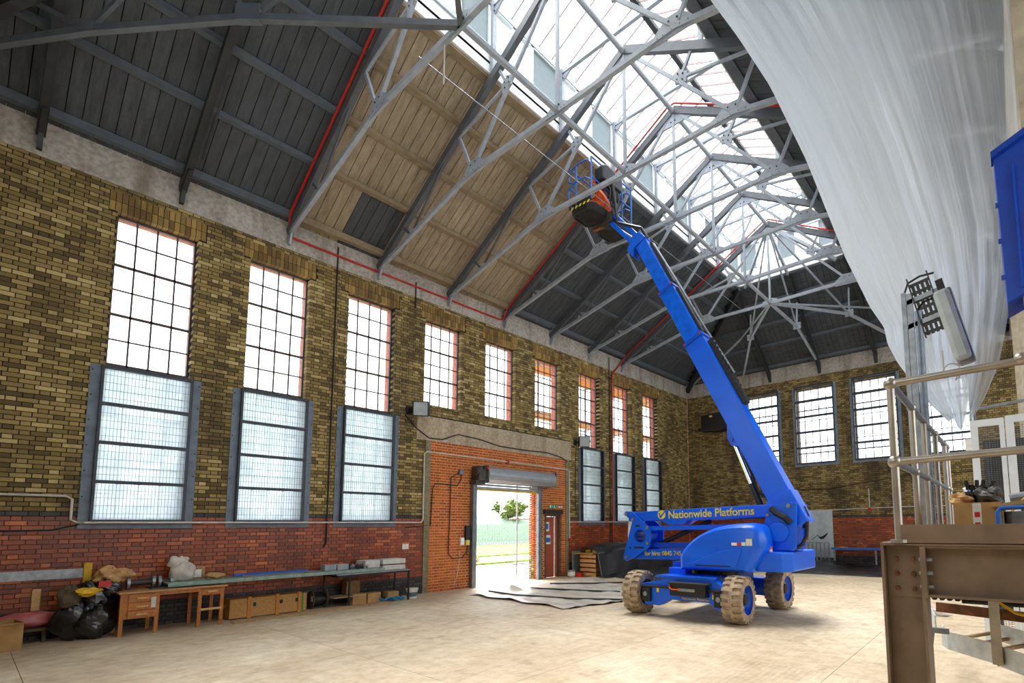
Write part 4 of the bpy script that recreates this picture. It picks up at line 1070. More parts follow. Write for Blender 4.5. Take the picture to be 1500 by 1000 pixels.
# door
Dr = Thing('door_1', (-.1, 12.3, 0), 'red brown personnel door beside the roller shutter', 'door', None, 'structure')
Dr.part('door_frame', MB().box(-.2, .01, 11.93, 11.99, 0, 2.08).box(-.2, .01, 12.62, 12.68, 0, 2.08).box(-.2, .01, 11.93, 12.68, 2.05, 2.12), 'bark')
lf = Dr.part('door_leaf', MB().box(-.16, -.11, 12.0, 12.46, .01, 2.04), 'door_wood')
Dr.part('glazed_strip', MB().box(-.14, -.12, 12.48, 12.53, .02, 2.04), 'label_white'); Dr.part('door_edge', MB().box(-.17, -.10, 12.54, 12.62, .01, 2.04), 'door_wood')
Dr.part('door_notice', MB().box(-.108, -.105, 12.05, 12.24, 1.55, 1.86), 'label_white'); Dr.part('door_notice', MB().box(-.105, -.102, 12.08, 12.2, 1.62, 1.8), 'sign_blue'); Dr.part('door_notice', MB().box(-.108, -.105, 12.03, 12.30, 1.12, 1.42), 'label_white'); Dr.part('door_notice', MB().box(-.105, -.102, 12.04, 12.29, 1.18, 1.33), 'sign_blue')
tag(MB().box(.005, .09, 11.85, 12.72, 2.13, 2.27).build('door_closer', 'boot'), 'dark brown header board above the personnel door', 'header')
ex = Thing('exit_sign', (.03, 12.3, 2.34), 'small green running man exit sign above the personnel door', 'sign')
ex.part('panel', MB().box(.005, .03, 12.10, 12.45, 2.32, 2.44), 'sign_green')
ex.part('pictogram', MB().box(.03, .033, 12.14, 12.20, 2.34, 2.42).prism([(12.24, 2.38), (12.29, 2.36), (12.29, 2.40)], .03, .033, 'x').sphere((.031, 12.345, 2.415), .012, 6, 4).bar((.031, 12.34, 2.40), (.031, 12.36, 2.37), .004, .02).bar((.031, 12.36, 2.37), (.031, 12.40, 2.335), .004, .014).bar((.031, 12.35, 2.37), (.031, 12.32, 2.335), .004, .014), 'label_white')
el = Thing('emergency_light', (.05, 12.55, 2.36), 'small twin spot emergency light beside the exit sign', 'light')
el.part('bar', MB().box(.005, .05, 12.50, 12.66, 2.35, 2.39), 'label_white')
for y in (12.52, 12.64): el.part('spot', MB().cyl((.05, y, 2.37), (.11, y, 2.37), .035, 12), 'label_white')
# floodlights
def flood(y, z, label, yaw):
    e = empty('floodlight', (.02, y, z), label, 'floodlight', 'black floodlights on the side wall')
    def p(nm, mb, mt, **k): o = mb.build(nm, mt, **k); o.parent = e; return o
    hb = p('housing', MB().prism([(-.12, -.16), (-.12, .17), (.02, .20), (.06, -.20)], -.2, .2, 'y'), 'black', bevel=.01)
    hb.location = (.30, .16, .02); hb.rotation_euler = (0, R(8), R(yaw))
    MB().prism([(.022, .17), (.028, .17), (.058, -.17), (.052, -.17)], -.17, .17, 'y').build('glass', 'lens', hb)
    p('bracket', MB().box(-.01, .16, -.02, .02, -.03, .03).box(-.015, .0, -.08, .08, -.1, .1), 'black')
flood(7.0, 4.78, 'black floodlight on the side wall just left of the concrete lintel', -38)
flood(13.42, 4.72, 'black floodlight on the side wall just right of the concrete lintel', -38)
def pipe(name, label, pts, r, mat, cat='conduit'): return tag(MB().tube(pts, r, 8).build(name, mat), label, cat)
xw = .035
pipe('conduit', 'white conduit stepping under the left windows and over the shutter', [(xw, -1.3, 2.29), (xw, 1.02, 2.29), (xw, 1.10, 2.24), (xw, 1.10, 1.90), (xw, 1.18, 1.85), (.14, 1.25, 1.85), (.14, 6.95, 1.85), (.06, 7.4, 1.85), (.05, 7.46, 1.92), (.05, 7.46, 3.68), (.05, 7.53, 3.74), (.045, 12.98, 3.70), (.045, 13.08, 3.62), (.045, 13.09, 1.30)], .018, 'conduit')
pipe('conduit', 'white conduit running under the far side windows', [(.05, 13.1, 1.86), (.14, 13.3, 1.86), (.14, 18.8, 1.86)], .016, 'conduit')
for y, z, lb in ((13.09, 1.24, 'red call point at the foot of the conduit right of the personnel door'), (10.3, 3.72, 'red sounder on the conduit above the roller shutter')):
    t = Thing('fire_alarm_point', (.02, y, z), lb, 'alarm'); t.part('base', MB().box(.005, .05, y-.06, y+.06, z-.06, z+.06), 'red_paint', bevel=.008); t.part('button', MB().cyl((.05, y, z), (.075, y, z), .04, 12), 'red_paint')
pipe('cable', 'black cable sagging across the concrete lintel', [(.02, 6.9, 4.65), (.03, 7.2, 4.35), (.03, 7.6, 4.12), (.03, 8.0, 4.13), (.03, 8.5, 4.34), (.03, 9.2, 4.30), (.03, 10.0, 4.18), (.03, 11.0, 4.17), (.03, 12.0, 4.20), (.03, 12.7, 4.10), (.03, 13.0, 3.98)], .016, 'cable_black', 'cable')
pipe('cable', 'black cable looping down the brick left of the shutter', [(.02, 7.0, 1.72), (.02, 7.7, 1.78), (.05, 7.72, 2.75), (.03, 7.8, 2.9), (.03, 8.5, 2.88), (.03, 8.62, 3.05), (.03, 8.64, 3.22)], .014, 'cable_black', 'cable')
pipe('cable', 'black cable hanging to the switch box left of the shutter', [(.03, 8.55, 3.25), (.03, 8.3, 3.1), (.03, 8.28, 2.0), (.03, 8.26, 1.0), (.03, 8.4, .85), (.03, 8.7, .86), (.03, 8.86, 1.0), (.03, 8.9, 1.3)], .012, 'cable_black', 'cable')
pipe('cable', 'dark cable drooping along the red bricks at the far left', [(.02, -1, 1.75), (.02, .4, 1.72), (.02, .9, 1.73), (.02, 1.2, 1.82)], .012, 'cable_black', 'cable')
pipe('conduit', 'dark downpipe between the second and third windows', [(.03, 5.09, 8.4), (.03, 5.09, 1.4), (.03, 5.05, 1.3)], .018, 'cable_black', 'pipe')
pipe('conduit', 'dark downpipe between the seventh and eighth windows', [(.03, 15.40, 8.4), (.03, 15.40, 1.0)], .02, 'cable_black', 'pipe')
pipe('conduit', 'dark downpipe between the third and fourth windows', [(.03, 7.1, 8.3), (.03, 7.1, 7.6)], .018, 'cable_black', 'pipe')
pipe('cable', 'thin black cable hanging below the right floodlight', [(.03, 13.45, 4.5), (.03, 13.4, 3.0), (.03, 13.42, 2.3), (.03, 13.6, 2.0)], .01, 'cable_black', 'cable')
sw = Thing('switch_box', (.02, 8.9, 1.2), 'cluster of shutter control boxes left of the doorway', 'switch')
sw.part('isolator', MB().box(.005, .09, 8.78, 8.94, 1.35, 1.75), 'black', bevel=.01); sw.part('push_buttons', MB().box(.005, .08, 8.62, 8.74, 1.22, 1.42), 'label_white', bevel=.008); sw.part('push_buttons', MB().box(.005, .08, 8.80, 8.92, 1.20, 1.42), 'tape_yellow', bevel=.008)
tag(MB().box(.005, .08, 8.55, 8.68, 3.20, 3.34).build('junction_box', 'guide_grey', bevel=.01), 'small grey junction box beside the shutter motor', 'junction box')
tag(MB().box(.004, .01, 6.93, 7.10, 1.17, 1.30).build('notice', 'label_white'), 'small white fire notice on the red bricks', 'notice')
tag(MB().box(.004, .008, .1, 1.32, .94, 1.09).build('steel_strip', 'galv'), 'galvanised perforated strip low on the wall behind the rubbish', 'strip')
# hip end fittings on the back wall
pipe('conduit', 'white conduit along the end wall above the dado', [(5.4, LB-.03, 2.24), (9.0, LB-.03, 2.31), (13, LB-.03, 2.30)], .018, 'conduit')
pipe('conduit', 'short white conduit drop with red sounder on the end wall', [(7.98, LB-.03, 2.30), (7.98, LB-.03, 3.05)], .018, 'conduit')
tag(MB().cyl((7.98, LB-.09, 2.24), (7.98, LB-.01, 2.24), .07, 14).build('fire_alarm_sounder', 'red_paint'), 'red alarm sounder on the end wall conduit', 'alarm')
pipe('conduit', 'dark pipe standing against the end wall behind the boom', [(3.15, LB-.04, 2.2), (3.15, LB-.04, 5.6)], .03, 'rust', 'pipe')
pipe('cable', 'dark cable sagging along the end wall', [(1.5, LB-.02, 3.2), (4, LB-.02, 3.15), (6.5, LB-.02, 3.12), (9.5, LB-.02, 3.5), (12, LB-.02, 3.45)], .014, 'cable_black', 'cable')
fh = Thing('fan_heater', (1.5, LB-.4, 6.3), 'black heater unit high in the dark corner of the end wall', 'heater')
fh.part('case', MB().box(1.0, 2.6, LB-.5, LB-.02, 6.2, 6.85), 'black', bevel=.03); fh.part('tray', MB().prism([(.9, 6.12), (1.8, 6.0), (2.9, 6.12), (2.9, 6.2), (.9, 6.2)], LB-.6, LB-.05), 'boot'); fh.part('label', MB().box(1.45, 1.6, LB-.506, LB-.5, 6.7, 6.78), 'tape_yellow')

# ================================================================ OUTSIDE
tag(MB().box(-60, -.42, -30, 70, -.25, -.05).build('ground', 'road'), 'pale concrete yard outside the open doorway', 'ground', kind='structure')
tag(MB().box(-26.9, -12.6, 5, 60, -.05, .03).build('lawn', 'grass'), 'strip of sunlit grass beyond the yard', 'lawn', kind='structure')
tag(MB().box(-8.2, -7.4, 6, 40, -.05, .03).build('verge', 'grass'), 'narrow grass verge beside the yard kerb', 'grass', kind='structure')
fn = Thing('palisade_fence', (-27, 25, 0), 'grey green palisade fence beyond the grass', 'fence')
pm = None
for k in range(150):
    y = 14+k*.2
    if pm is None: o = MB().prism([(0, 0), (.17, 0), (.17, 1.95), (.085, 2.07), (0, 1.95)], -.01, .01, 'x').build('pale', 'fence_grey'); pm = o.data; o.location = (-27, y, 0); parent_keep(o, fn.e)
    else: o = bpy.data.objects.new('pale', pm); col.objects.link(o); o.location = (-27, y, 0); parent_keep(o, fn.e)
for z in (.4, 1.6): fn.part('fence_rail', MB().box(-27.08, -27.02, 14, 44, z, z+.06), 'fence_grey')
def tree(name, x, y, h, r, label, mat, seed, nleaf=1300):
    t = Thing(name, (x, y, 0), label, 'tree'); rng = random.Random(seed)
    tr = MB(); tr.tube([(x, y, 0), (x+.1, y, h*.35), (x, y+.1, h*.55)], [.28, .22, .16], 8)
    for k in range(9):
        a = rng.uniform(0, 6.28); l = r*rng.uniform(.5, .9); tr.tube([(x, y, h*rng.uniform(.3, .5)), (x+l*.5*math.cos(a), y+l*.5*math.sin(a), h*.65), (x+l*math.cos(a), y+l*math.sin(a), h*rng.uniform(.6, .9))], [.12, .07, .03], 5)
    t.part('trunk', tr, 'bark')
    lf = MB()
    cl = [(x+r*.75*rng.uniform(-1, 1), y+r*.75*rng.uniform(-1, 1), h*rng.uniform(.48, .95)) for _ in range(26)]
    for k in range(nleaf):
        c = rng.choice(cl); d = Vector((rng.gauss(0, 1), rng.gauss(0, 1), rng.gauss(0, .8))).normalized()*rng.uniform(.2, 1)*r*.33
        p = Vector(c)+d; u = Vector((rng.gauss(0, 1), rng.gauss(0, 1), rng.gauss(0, 1))).normalized(); v = u.orthogonal().normalized(); s_ = rng.uniform(.12, .3)
        i = len(lf.v); lf.v += [tuple(p+u*s_), tuple(p+v*s_*.7), tuple(p-u*s_), tuple(p-v*s_*.7)]; lf.face((i, i+1, i+2, i+3))
    t.part('crown', lf, mat, fix=False)['kind'] = 'stuff'
tree('tree', -40, 44.3, 5.1, 2.3, 'round leafy tree seen through the shutter doorway', 'foliage', 2)
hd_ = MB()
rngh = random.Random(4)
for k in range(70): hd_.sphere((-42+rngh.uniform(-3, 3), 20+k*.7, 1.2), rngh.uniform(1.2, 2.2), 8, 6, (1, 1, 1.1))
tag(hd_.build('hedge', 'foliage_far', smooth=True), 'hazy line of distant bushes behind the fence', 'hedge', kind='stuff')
rs = random.Random(12)
for i, (x, y) in enumerate(((-25.5, 19.6), (-25.2, 20.4), (-25.6, 21.1))):
    tag(lump((x, y, .3), .36, .18, i+30, sc3=(1, 1, .9), flat=0).build('shrub', 'foliage'), ('leftmost', 'middle', 'rightmost')[i]+' yellow green shrub in front of the fence', 'shrub')
tag(MB().tube([(-9.6, 14.0, 0), (-9.6, 14.0, .62)], [.38, .36], 14).build('tree_stump', 'bark'), 'sawn log standing in the yard', 'log')
for i, (x, y) in enumerate(((-9.2, 15.2), (-9.0, 15.6), (-9.3, 16.1))): tag(lump((x, y, .1), .2, .25, 50+i, 12, 8, flat=-.05).build('rubble', 'plank'), ('left', 'middle', 'right')[i]+' lump of earth on the verge beyond the doorway', 'rubble')
# scaffolding outside the side wall
sf = Thing('scaffold', (-1.6, 15, 0), 'tube scaffold with orange boards standing outside the windows', 'scaffold')
for x in (-1.0, -2.1):
    for k in range(6): y = 12.55+k*1.9; sf.part('standard', MB().cyl((x, y, -.05), (x, y, 8.6), .03, 8), 'galv')
    for z in (.35, 2.0, 3.9, 5.8, 7.6): sf.part('ledger', MB().cyl((x, 12.2, z), (x, 22.3, z), .026, 8), 'galv')
for k in range(6):
    y = 12.55+k*1.9
    for z in (2.05, 3.95, 5.85, 7.65): sf.part('transom', MB().cyl((-2.35, y+.05, z), (-.75, y+.05, z), .026, 8), 'galv')
    if k < 5:
        for z in (3.9, 5.8): sf.part('brace', MB().cyl((-2.13, y, z), (-2.13, y+1.9, z+1.9 if k % 2 else z-1.9), .024, 8), 'galv')
for z in (5.88, 7.68):
    for k in range(4): sf.part('scaffold_board', MB().box(-2.05+k*.26, -1.82+k*.26, 12.5, 22, z, z+.04), 'batten')
sg = sf.part('sign_board', MB().box(-1.02, -.98, 12.5, 13.1, 2.1, 2.45), 'sign_orange')
sf.part('sign_mark', MB().prism([(12.75, 2.2), (12.95, 2.27), (12.75, 2.36)], -.98, -.975, 'x'), 'yellow')

# ================================================================ THINGS ALONG THE LEFT WALL
def boxed(name, label, cat, x0, x1, y0, y1, z0, h, mat, open_top=False, rot=0, group=None):
    cx, cy = (x0+x1)/2, (y0+y1)/2
    t = Thing(name, (cx, cy, z0), label, cat, group); hx, hy = (x1-x0)/2, (y1-y0)/2
    b = MB().box(cx-hx, cx+hx, cy-hy, cy+hy, z0, z0+h, skip=('+z',) if open_top else ())
    if open_top: b.box(cx-hx+.006, cx+hx-.006, cy-hy+.006, cy+hy-.006, z0+.02, z0+.024)
    t.part('carton', b, mat)
    if not open_top: t.part('tape', MB().box(cx-.025, cx+.025, cy-hy-.001, cy+hy+.001, z0+h, z0+h+.002), 'paper_brown')
    else:
        for s in (-1, 1):
            t.part('flap', MB().bar((cx+s*hx, cy, z0+h), (cx+s*(hx+hx*.6), cy, z0+h-.02), .01, .01) if False else MB().prism([(cy-hy, 0), (cy+hy, 0), (cy+hy-.02, .008), (cy-hy+.02, .008)], cx+s*hx, cx+s*hx*1.45, 'x') if False else MB().box(min(cx+s*hx, cx+s*hx*1.5), max(cx+s*hx, cx+s*hx*1.5), cy-hy, cy+hy, z0+h-.008, z0+h), mat)
    t.e.rotation_euler = (0, 0, rot); return t
boxed('cardboard_box', 'open brown cardboard box at the far left edge', 'box', .40, .92, .02, .62, 0, .40, 'cardboard', True, R(8))
tag(lump((0, 0, 0), .5, .10, 3, 20, 12, sc3=(.22, .9, .24)).build('film_roll', 'pink_film', smooth=True, loc=(.20, .72, .34)), 'pink plastic film roll lying behind the cardboard box', 'plastic roll')
bench_low = Thing('low_table', (.5, .95, 0), 'low dark shelf under the pink film roll', 'shelf')
bench_low.part('shelf_top', MB().box(.05, .36, .3, .95, .18, .22), 'bark')
for y in (.35, .9):
    for x in (.1, .3): bench_low.part('leg', MB().box(x-.02, x+.02, y-.02, y+.02, 0, .18), 'bark')
# rubbish sacks in a heap
sacks = [((.48, 1.22, .30), .30, 'bin_bag', 'black bin bag at the bottom left of the rubbish heap'), ((.60, 1.42, .28), .27, 'bin_bag', 'black bin bag at the bottom right of the rubbish heap'), ((.42, 1.40, .62), .27, 'bin_bag', 'shiny black bin bag on top of the rubbish heap'), ((.55, 1.12, .68), .16, 'bark', 'small brown sack on the left of the rubbish heap'), ((.50, 1.56, .74), .19, 'bin_bag', 'black bag slung on the right of the rubbish heap')]
for i, (c, r_, mt, lb) in enumerate(sacks):
    tag(lump((0, 0, 0), r_, .16, 60+i, 24, 16, sc3=(.8, .9, 1.05), flat=-c[2]+.002).build('rubbish_bag', mt, smooth=False, loc=c), lb, 'bag')
tag(lump((0, 0, 0), .10, .3, 71, 12, 8, sc3=(.7, 1.3, .6)).build('drink_carton', 'yellow', loc=(.74, 1.30, .76)), 'crumpled yellow packet on the rubbish heap', 'packet')
tag(MB().box(-.03, .03, -.07, .07, -.05, .05).build('small_carton', 'sign_red', loc=(.72, 1.48, .86)), 'small red and white carton on the rubbish heap', 'carton')
tag(lump((0, 0, 0), .20, .38, 75, 26, 18, sc3=(.8, 1.15, .6)).build('crumpled_paper', 'paper_brown', loc=(.40, 1.60, .96)), 'crumpled brown packing paper on top of the rubbish heap', 'paper')
for y, z, mt, lb in ((.80, .62, 'handle_wood', 'pale wood offcut leaning low on the red bricks'), (1.35, 1.0, 'yellow', 'short yellow upright batten behind the rubbish heap')):
    tag(MB().box(.01, .05, y-.05, y+.05, z-.16, z+.18).build('offcut', mt, bevel=.01), lb, 'offcut')
# desk
dk = Thing('desk', (.6, 2.35, 0), 'old orange wooden desk with a drawer pedestal', 'desk')
dk.part('desk_top', MB().box(.18, .92, 1.63, 3.07, .68, .71), 'desk_top', bevel=.006)
ped = dk.part('pedestal', MB().box(.22, .86, 1.70, 2.14, .27, .68), 'desk_wood')
for z0, z1 in ((.535, .665), (.405, .525), (.28, .395)):
    d = dk.part('drawer', MB().box(.86, .885, 1.75, 2.09, z0, z1), 'desk_wood', bevel=.004); MB().box(.885, .91, 1.85, 1.99, (z0+z1)/2-.012, (z0+z1)/2+.012).build('drawer_pull', 'handle_wood', parent=d)
d = dk.part('drawer', MB().box(.82, .885, 2.70, 3.00, .56, .66), 'desk_wood', bevel=.004); MB().box(.885, .91, 2.78, 2.92, .60, .624).build('drawer_pull', 'handle_wood', parent=d)
dk.part('apron', MB().box(.22, .84, 2.70, 3.02, .545, .68), 'desk_wood'); dk.part('desk_rail', MB().box(.84, .87, 2.14, 2.70, .62, .68), 'desk_wood')
for x in (.22, .84):
    for y in (1.68, 2.11, 2.68, 3.0): dk.part('leg', MB().prism([(x-.03, 0), (x+.02, 0), (x+.04, .68), (x-.04, .68)], y-.025, y+.025), 'desk_wood')
dk.part('stretcher', MB().box(.84, .87, 2.70, 3.0, .285, .32), 'handle_wood'); dk.part('drawer_label', MB().box(.886, .889, 2.03, 2.09, .43, .60), 'polystyrene')
# long green board bridging the desk and the steel table
lb_ = Thing('workbench_board', (.5, 4.2, .73), 'long pale green steel channel laid across the desk and table', 'board')
lb_.part('web', MB().box(.25, .80, 2.25, 6.08, .775, .80), 'teal_steel'); lb_.part('flange', MB().box(.78, .80, 2.25, 6.08, .735, .775), 'teal_steel'); lb_.part('flange', MB().box(.25, .27, 2.25, 6.08, .735, .775), 'teal_steel')
for y in (3.45, 4.5): lb_.part('label', MB().box(.55, .66, y, y+.14, .80, .803), 'paper_brown')
tag(MB().box(.30, .72, 2.05, 3.0, .712, .732).build('steel_plate', 'motor_grey'), 'dark steel plate lying on the desk under the green channel', 'plate')
tb = Thing('steel_table', (.45, 5.85, 0), 'thin legged dark steel table with a stained top', 'table')
tb.part('table_top', MB().box(.12, .80, 5.02, 6.70, .70, .725), 'galv')
for x in (.14, .78):
    for y in (5.30 if x > .5 else 5.04, 6.68): tb.part('leg', MB().box(x-.016, x+.016, y-.016, y+.016, 0, .70), 'black')
tb.part('frame', MB().box(.77, .80, 5.02, 6.70, .66, .70), 'black'); tb.part('frame', MB().box(.12, .80, 6.66, 6.70, .66, .70), 'black'); tb.part('frame', MB().box(.12, .80, 5.02, 5.06, .66, .70), 'black'); tb.part('lower_shelf', MB().box(.14, .70, 5.04, 5.6, .20, .22), 'plank')
# things on the bench
def flanged(y0, y1, lab, r=.075):
    t = Thing('flanged_pipe', (.42, (y0+y1)/2, .715), lab, 'pipe fitting'); z = .715+r+.03
    t.part('pipe', MB().cyl((.40, y0, z), (.40, y1, z), r*.6, 16), 'motor_grey', smooth=True)
    for y in (y0, y1): t.part('flange', MB().cyl((.40, y-.02, z), (.40, y+.02, z), r+.03, 20), 'galv')
flanged(1.80, 2.12, 'short grey flanged pipe at the left end of the desk'); flanged(2.20, 2.36, 'stubby flanged pipe beside the white sack on the desk', .07)
tag(lump((0, 0, 0), .24, .14, 81, 24, 16, sc3=(.6, .75, .8), flat=-.16).build('white_sack', 'bag_white', smooth=True, loc=(.42, 2.50, .965)), 'crumpled white plastic sack standing on the desk', 'sack')
tag(lump((0, 0, 0), .15, .2, 82, 20, 12, sc3=(.5, 1.0, .7)).build('sack_neck', 'bag_white', smooth=True, loc=(.42, 2.44, 1.13)), 'twisted neck of plastic above the white sack', 'sack')
pf = Thing('picture_frame', (.30, 2.75, .80), 'small wooden framed notice leaning behind the white sack', 'frame')
pf.part('board', MB().box(.28, .30, 2.60, 2.86, .80, 1.03), 'plank'); pf.part('sheet', MB().box(.30, .303, 2.65, 2.81, .84, .98), 'label_white')
tag(lump((0, 0, 0), .12, .3, 84, 18, 10, sc3=(.7, 1.3, .5), flat=-.05).build('crumpled_paper', 'paper_brown', loc=(.45, 2.98, .85)), 'small heap of brown paper beside the framed notice', 'paper')
tag(MB().box(.28, .36, 3.3, 4.62, .802, .85).build('blue_bar', 'blue_plastic', bevel=.01), 'long blue plastic channel lying on the green board', 'bar')
tag(MB().box(.44, .50, 3.4, 4.75, .802, .82).build('grey_bar', 'guide_grey'), 'long grey metal strip beside the blue channel', 'bar')
for i, y in enumerate((4.86, 5.12)):
    t = Thing('grey_case', (.45, y+.11, .80), ('left', 'right')[i]+' grey plastic case with an orange knob on the board', 'case')
    t.part('case', MB().box(.36, .58, y, y+.24, .80, .93), 'grey_plastic', bevel=.008); t.part('knob', MB().cyl((.46, y+.12, .93), (.46, y+.12, .965), .035, 10), 'sign_orange')
for i in range(7):
    y = 5.42+i*.07; tag(lump((0, 0, 0), .055, .3, 90+i, 10, 8).build('metal_fitting', 'galv' if i % 2 else 'motor_grey', loc=(.40+.08*(i % 3), y, .845)), ORD[i]+' small metal fitting from the left in the clutter on the table', 'fitting', 'metal fittings on the bench')
ps = Thing('polystyrene_case', (.4, 6.4, .725), 'white polystyrene case with a dark strap on the steel table', 'case')
ps.part('case_base', MB().box(.20, .66, 6.10, 6.66, .725, .84), 'polystyrene', bevel=.01); ps.part('case_lid', MB().box(.20, .66, 6.10, 6.66, .86, .98), 'polystyrene', bevel=.01); ps.part('strap', MB().box(.205, .655, 6.105, 6.655, .84, .86), 'black')
tag(MB().box(.15, .60, 5.72, 6.06, .802, .97).build('white_carton', 'polystyrene', bevel=.008), 'scuffed white carton left of the polystyrene case', 'carton')
# crates and cartons under the bench
cr = Thing('plywood_crate', (.5, 3.8, 0), 'long plywood crate with battens and latches under the board', 'crate')
cr.part('body', MB().box(.10, .52, 3.22, 4.55, .02, .38), 'ply')
for y in (3.50, 3.98, 4.38): cr.part('batten', MB().box(.52, .545, y, y+.06, .0, .41), 'batten')
for y in (3.60, 4.06, 4.34): cr.part('latch', MB().box(.52, .545, y, y+.04, .22, .29), 'black')
cr.part('tape_stripe', MB().box(.521, .526, 4.46, 4.49, .03, .38), 'green_tape'); cr.part('rope_handle', MB().tube([(.25, 3.21, .28), (.28, 3.16, .22), (.36, 3.16, .22), (.40, 3.21, .28)], .01, 6), 'plank')
text('crate_stencil', 'FRAGILE', .06, 'bark', (.5215, 3.66, .17), FACE_PX, cr.e) if False else None
rl = Thing('cable_reel', (.3, 4.85, .2), 'dark cable reel standing beside the plywood crate', 'reel')
for y in (4.70, 4.98): rl.part('reel_disc', MB().cyl((.32, y, .19), (.32, y+.02, .19), .19, 24), 'bark')
rl.part('reel_core', MB().cyl((.32, 4.72, .19), (.32, 4.98, .19), .12, 20), 'black'); rl.part('label', MB().box(.36, .44, 4.692, 4.70, .16, .28), 'polystyrene')
boxed('cardboard_box', 'cardboard carton under the table, leftmost on the floor', 'box', .40, .66, 5.44, 5.74, 0, .24, 'cardboard')
boxed('cardboard_box', 'cardboard carton under the table, middle one on the floor', 'box', .38, .64, 5.78, 6.08, 0, .23, 'cardboard')
boxed('cardboard_box', 'cardboard carton under the table, nearest the white bucket', 'box', .30, .56, 6.30, 6.56, 0, .20, 'cardboard')
boxed('cardboard_box', 'dark carton stacked behind the leftmost floor carton', 'box', .14, .38, 5.42, 5.72, .222, .30, 'cardboard_dark')
bkt = Thing('bucket', (.62, 6.86, 0), 'small white bucket with a grey band beside the table', 'bucket')
bkt.part('pail', MB().tube([(.62, 6.87, 0), (.62, 6.87, .22)], [.11, .135], 18), 'label_white', smooth=True); bkt.part('rim', MB().cyl((.62, 6.87, .215), (.62, 6.87, .24), .145, 18), 'label_white'); bkt.part('band', MB().tube([(.62, 6.87, .05), (.62, 6.87, .15)], [.119, .13], 18), 'guide_grey')
b = MB(); rr_ = random.Random(8); pts = [(.72+.10*math.sin(i*1.9)+rr_.uniform(-.03, .03), 6.06+.5*i/30+.05*math.cos(i*1.3), .03+.03*(i % 3)) for i in range(31)]
tag(b.tube(pts, .022, 6).build('rope', 'blue_rope'), 'tangled blue rope on the floor by the table', 'rope')
for i, (x, lb) in enumerate(((1.02, 'long timber batten along the floor in front of the crate, nearer one'), (.90, 'long timber batten along the floor in front of the crate, inner one'))):
    tag(MB().box(x-.04, x+.04, 3.15, 6.1, .0, .045).build('timber_batten', 'plank'), lb, 'batten')

# ================================================================ PALLETS AND SHEETS
pl_ = Thing('pallet_stack', (1.0, 14, 0), 'stack of wooden pallets right of the personnel door', 'pallets')
for k in range(5):
    z = k*.15
    for x in (.62, 1.12): pl_.part('bearer', MB().box(x-.05, x+.05, 13.15, 14.4, z+.02, z+.12), 'pallet_wood')
    for j in range(6): pl_.part('pallet_board', MB().box(.52, 1.22, 13.12+j*.22, 13.24+j*.22, z+.12, z+.14), 'pallet_wood')
    pl_.part('pallet_board', MB().box(.52, 1.22, 13.10, 13.14, z+.035, z+.135), 'pallet_wood')
tag(MB().box(.25, 1.18, 13.0, 13.9, .765, .80).build('plank_top', 'plank'), 'pale boards lying on the pallet stack', 'boards')
for i in range(2): tag(MB().box(.6+i*.3, .82+i*.3, 13.3, 13.6, .80, .90).build('timber_block', 'yellow'), ('left', 'right')[i]+' yellow timber block under the black sheet', 'block')
def drape(name, label, fn, nu, nv, mat, cat='sheet', thick=.004):
    o = MB().grid(fn, nu, nv).build(name, mat, smooth=True); s_ = o.modifiers.new('thick', 'SOLIDIFY'); s_.thickness = thick; return tag(o, label, cat)
def wr(x, y, s, a):
    return a*(math.sin(x*s*3.1+1.3*math.sin(y*s*2.3))+.6*math.sin(y*s*4.7+x*s*2.1)+.4*math.sin(x*s*7.9-y*s*5.3))
def cover(u, v):
    y = 13.05+u*4.3
    prof = [(.30, .92), (.7, .98), (1.18, .93), (1.32, .82), (1.40, .5), (1.52, .08), (1.75, .03)]
    t = v*(len(prof)-1); i = min(int(t), len(prof)-2); f_ = t-i
    x = prof[i][0]+(prof[i+1][0]-prof[i][0])*f_; z = prof[i][1]+(prof[i+1][1]-prof[i][1])*f_
    z *= 1+.16*math.sin(u*3.0); n = wr(y, x+z, .9, .028)
    return (x+n*(.6 if z < .85 else 0)+u*.2, y, max(.012, z+n))
drape('black_sheet', 'black plastic sheet draped over the pallets', cover, 60, 30, 'tarp_black')
tn = Thing('paint_tin', (.45, 12.75, 0), 'silver paint tin on the floor by the personnel door', 'tin')
tn.part('tin', MB().cyl((.42, 12.78, 0), (.42, 12.78, .24), .13, 20), 'galv', smooth=True); tn.part('label', MB().tube([(.42, 12.78, .05), (.42, 12.78, .18)], .132, 20, cap=False), 'label_white')
tag(MB().tube([(.62, 12.95, 0), (.62, 12.95, .15)], [.10, .12], 14).build('red_tub', 'sign_red', smooth=True), 'small red tub beside the silver paint tin', 'tub')
tag(MB().box(.12, .2, 13.12, 13.5, 0, .85).build('green_panel', 'teal_steel'), 'green panel leaning behind the pallets', 'panel')
# dust sheet
t = NT('dust_sheet'); f_ = t.noise(t.pos((.8, 1.6, 1)), 2.2, 7, .6)
t.l(t.ramp(f_, [(.3, (140, 138, 136)), (.45, (190, 184, 174)), (.68, (218, 208, 192))]), t.b.inputs['Base Color']); t.b.inputs['Roughness'].default_value = .35
def sheet(u, v):
    a = Vector((1.3, 8.0)); b_ = Vector((4.9, 7.75)); c = Vector((5.6, 10.2)); d = Vector((1.2, 13.0))
    p = (a*(1-u)+b_*u)*(1-v)+(d*(1-u)+c*u)*v
    z = .02+.016*(1+math.sin(v*34+u*3+1.5*math.sin(u*7)))*.8+max(0, wr(p.x, p.y, 1.6, .012))
    r_ = math.hypot(p.x-1.75, p.y-9.0); z += .16*math.exp(-(r_/.28)**2)
    return (p.x+.05*math.sin(v*19), p.y+.06*math.sin(u*17), z)
drape('dust_sheet', 'grey plastic dust sheet spread on the floor before the doorway', sheet, 90, 110, 'dust_sheet')
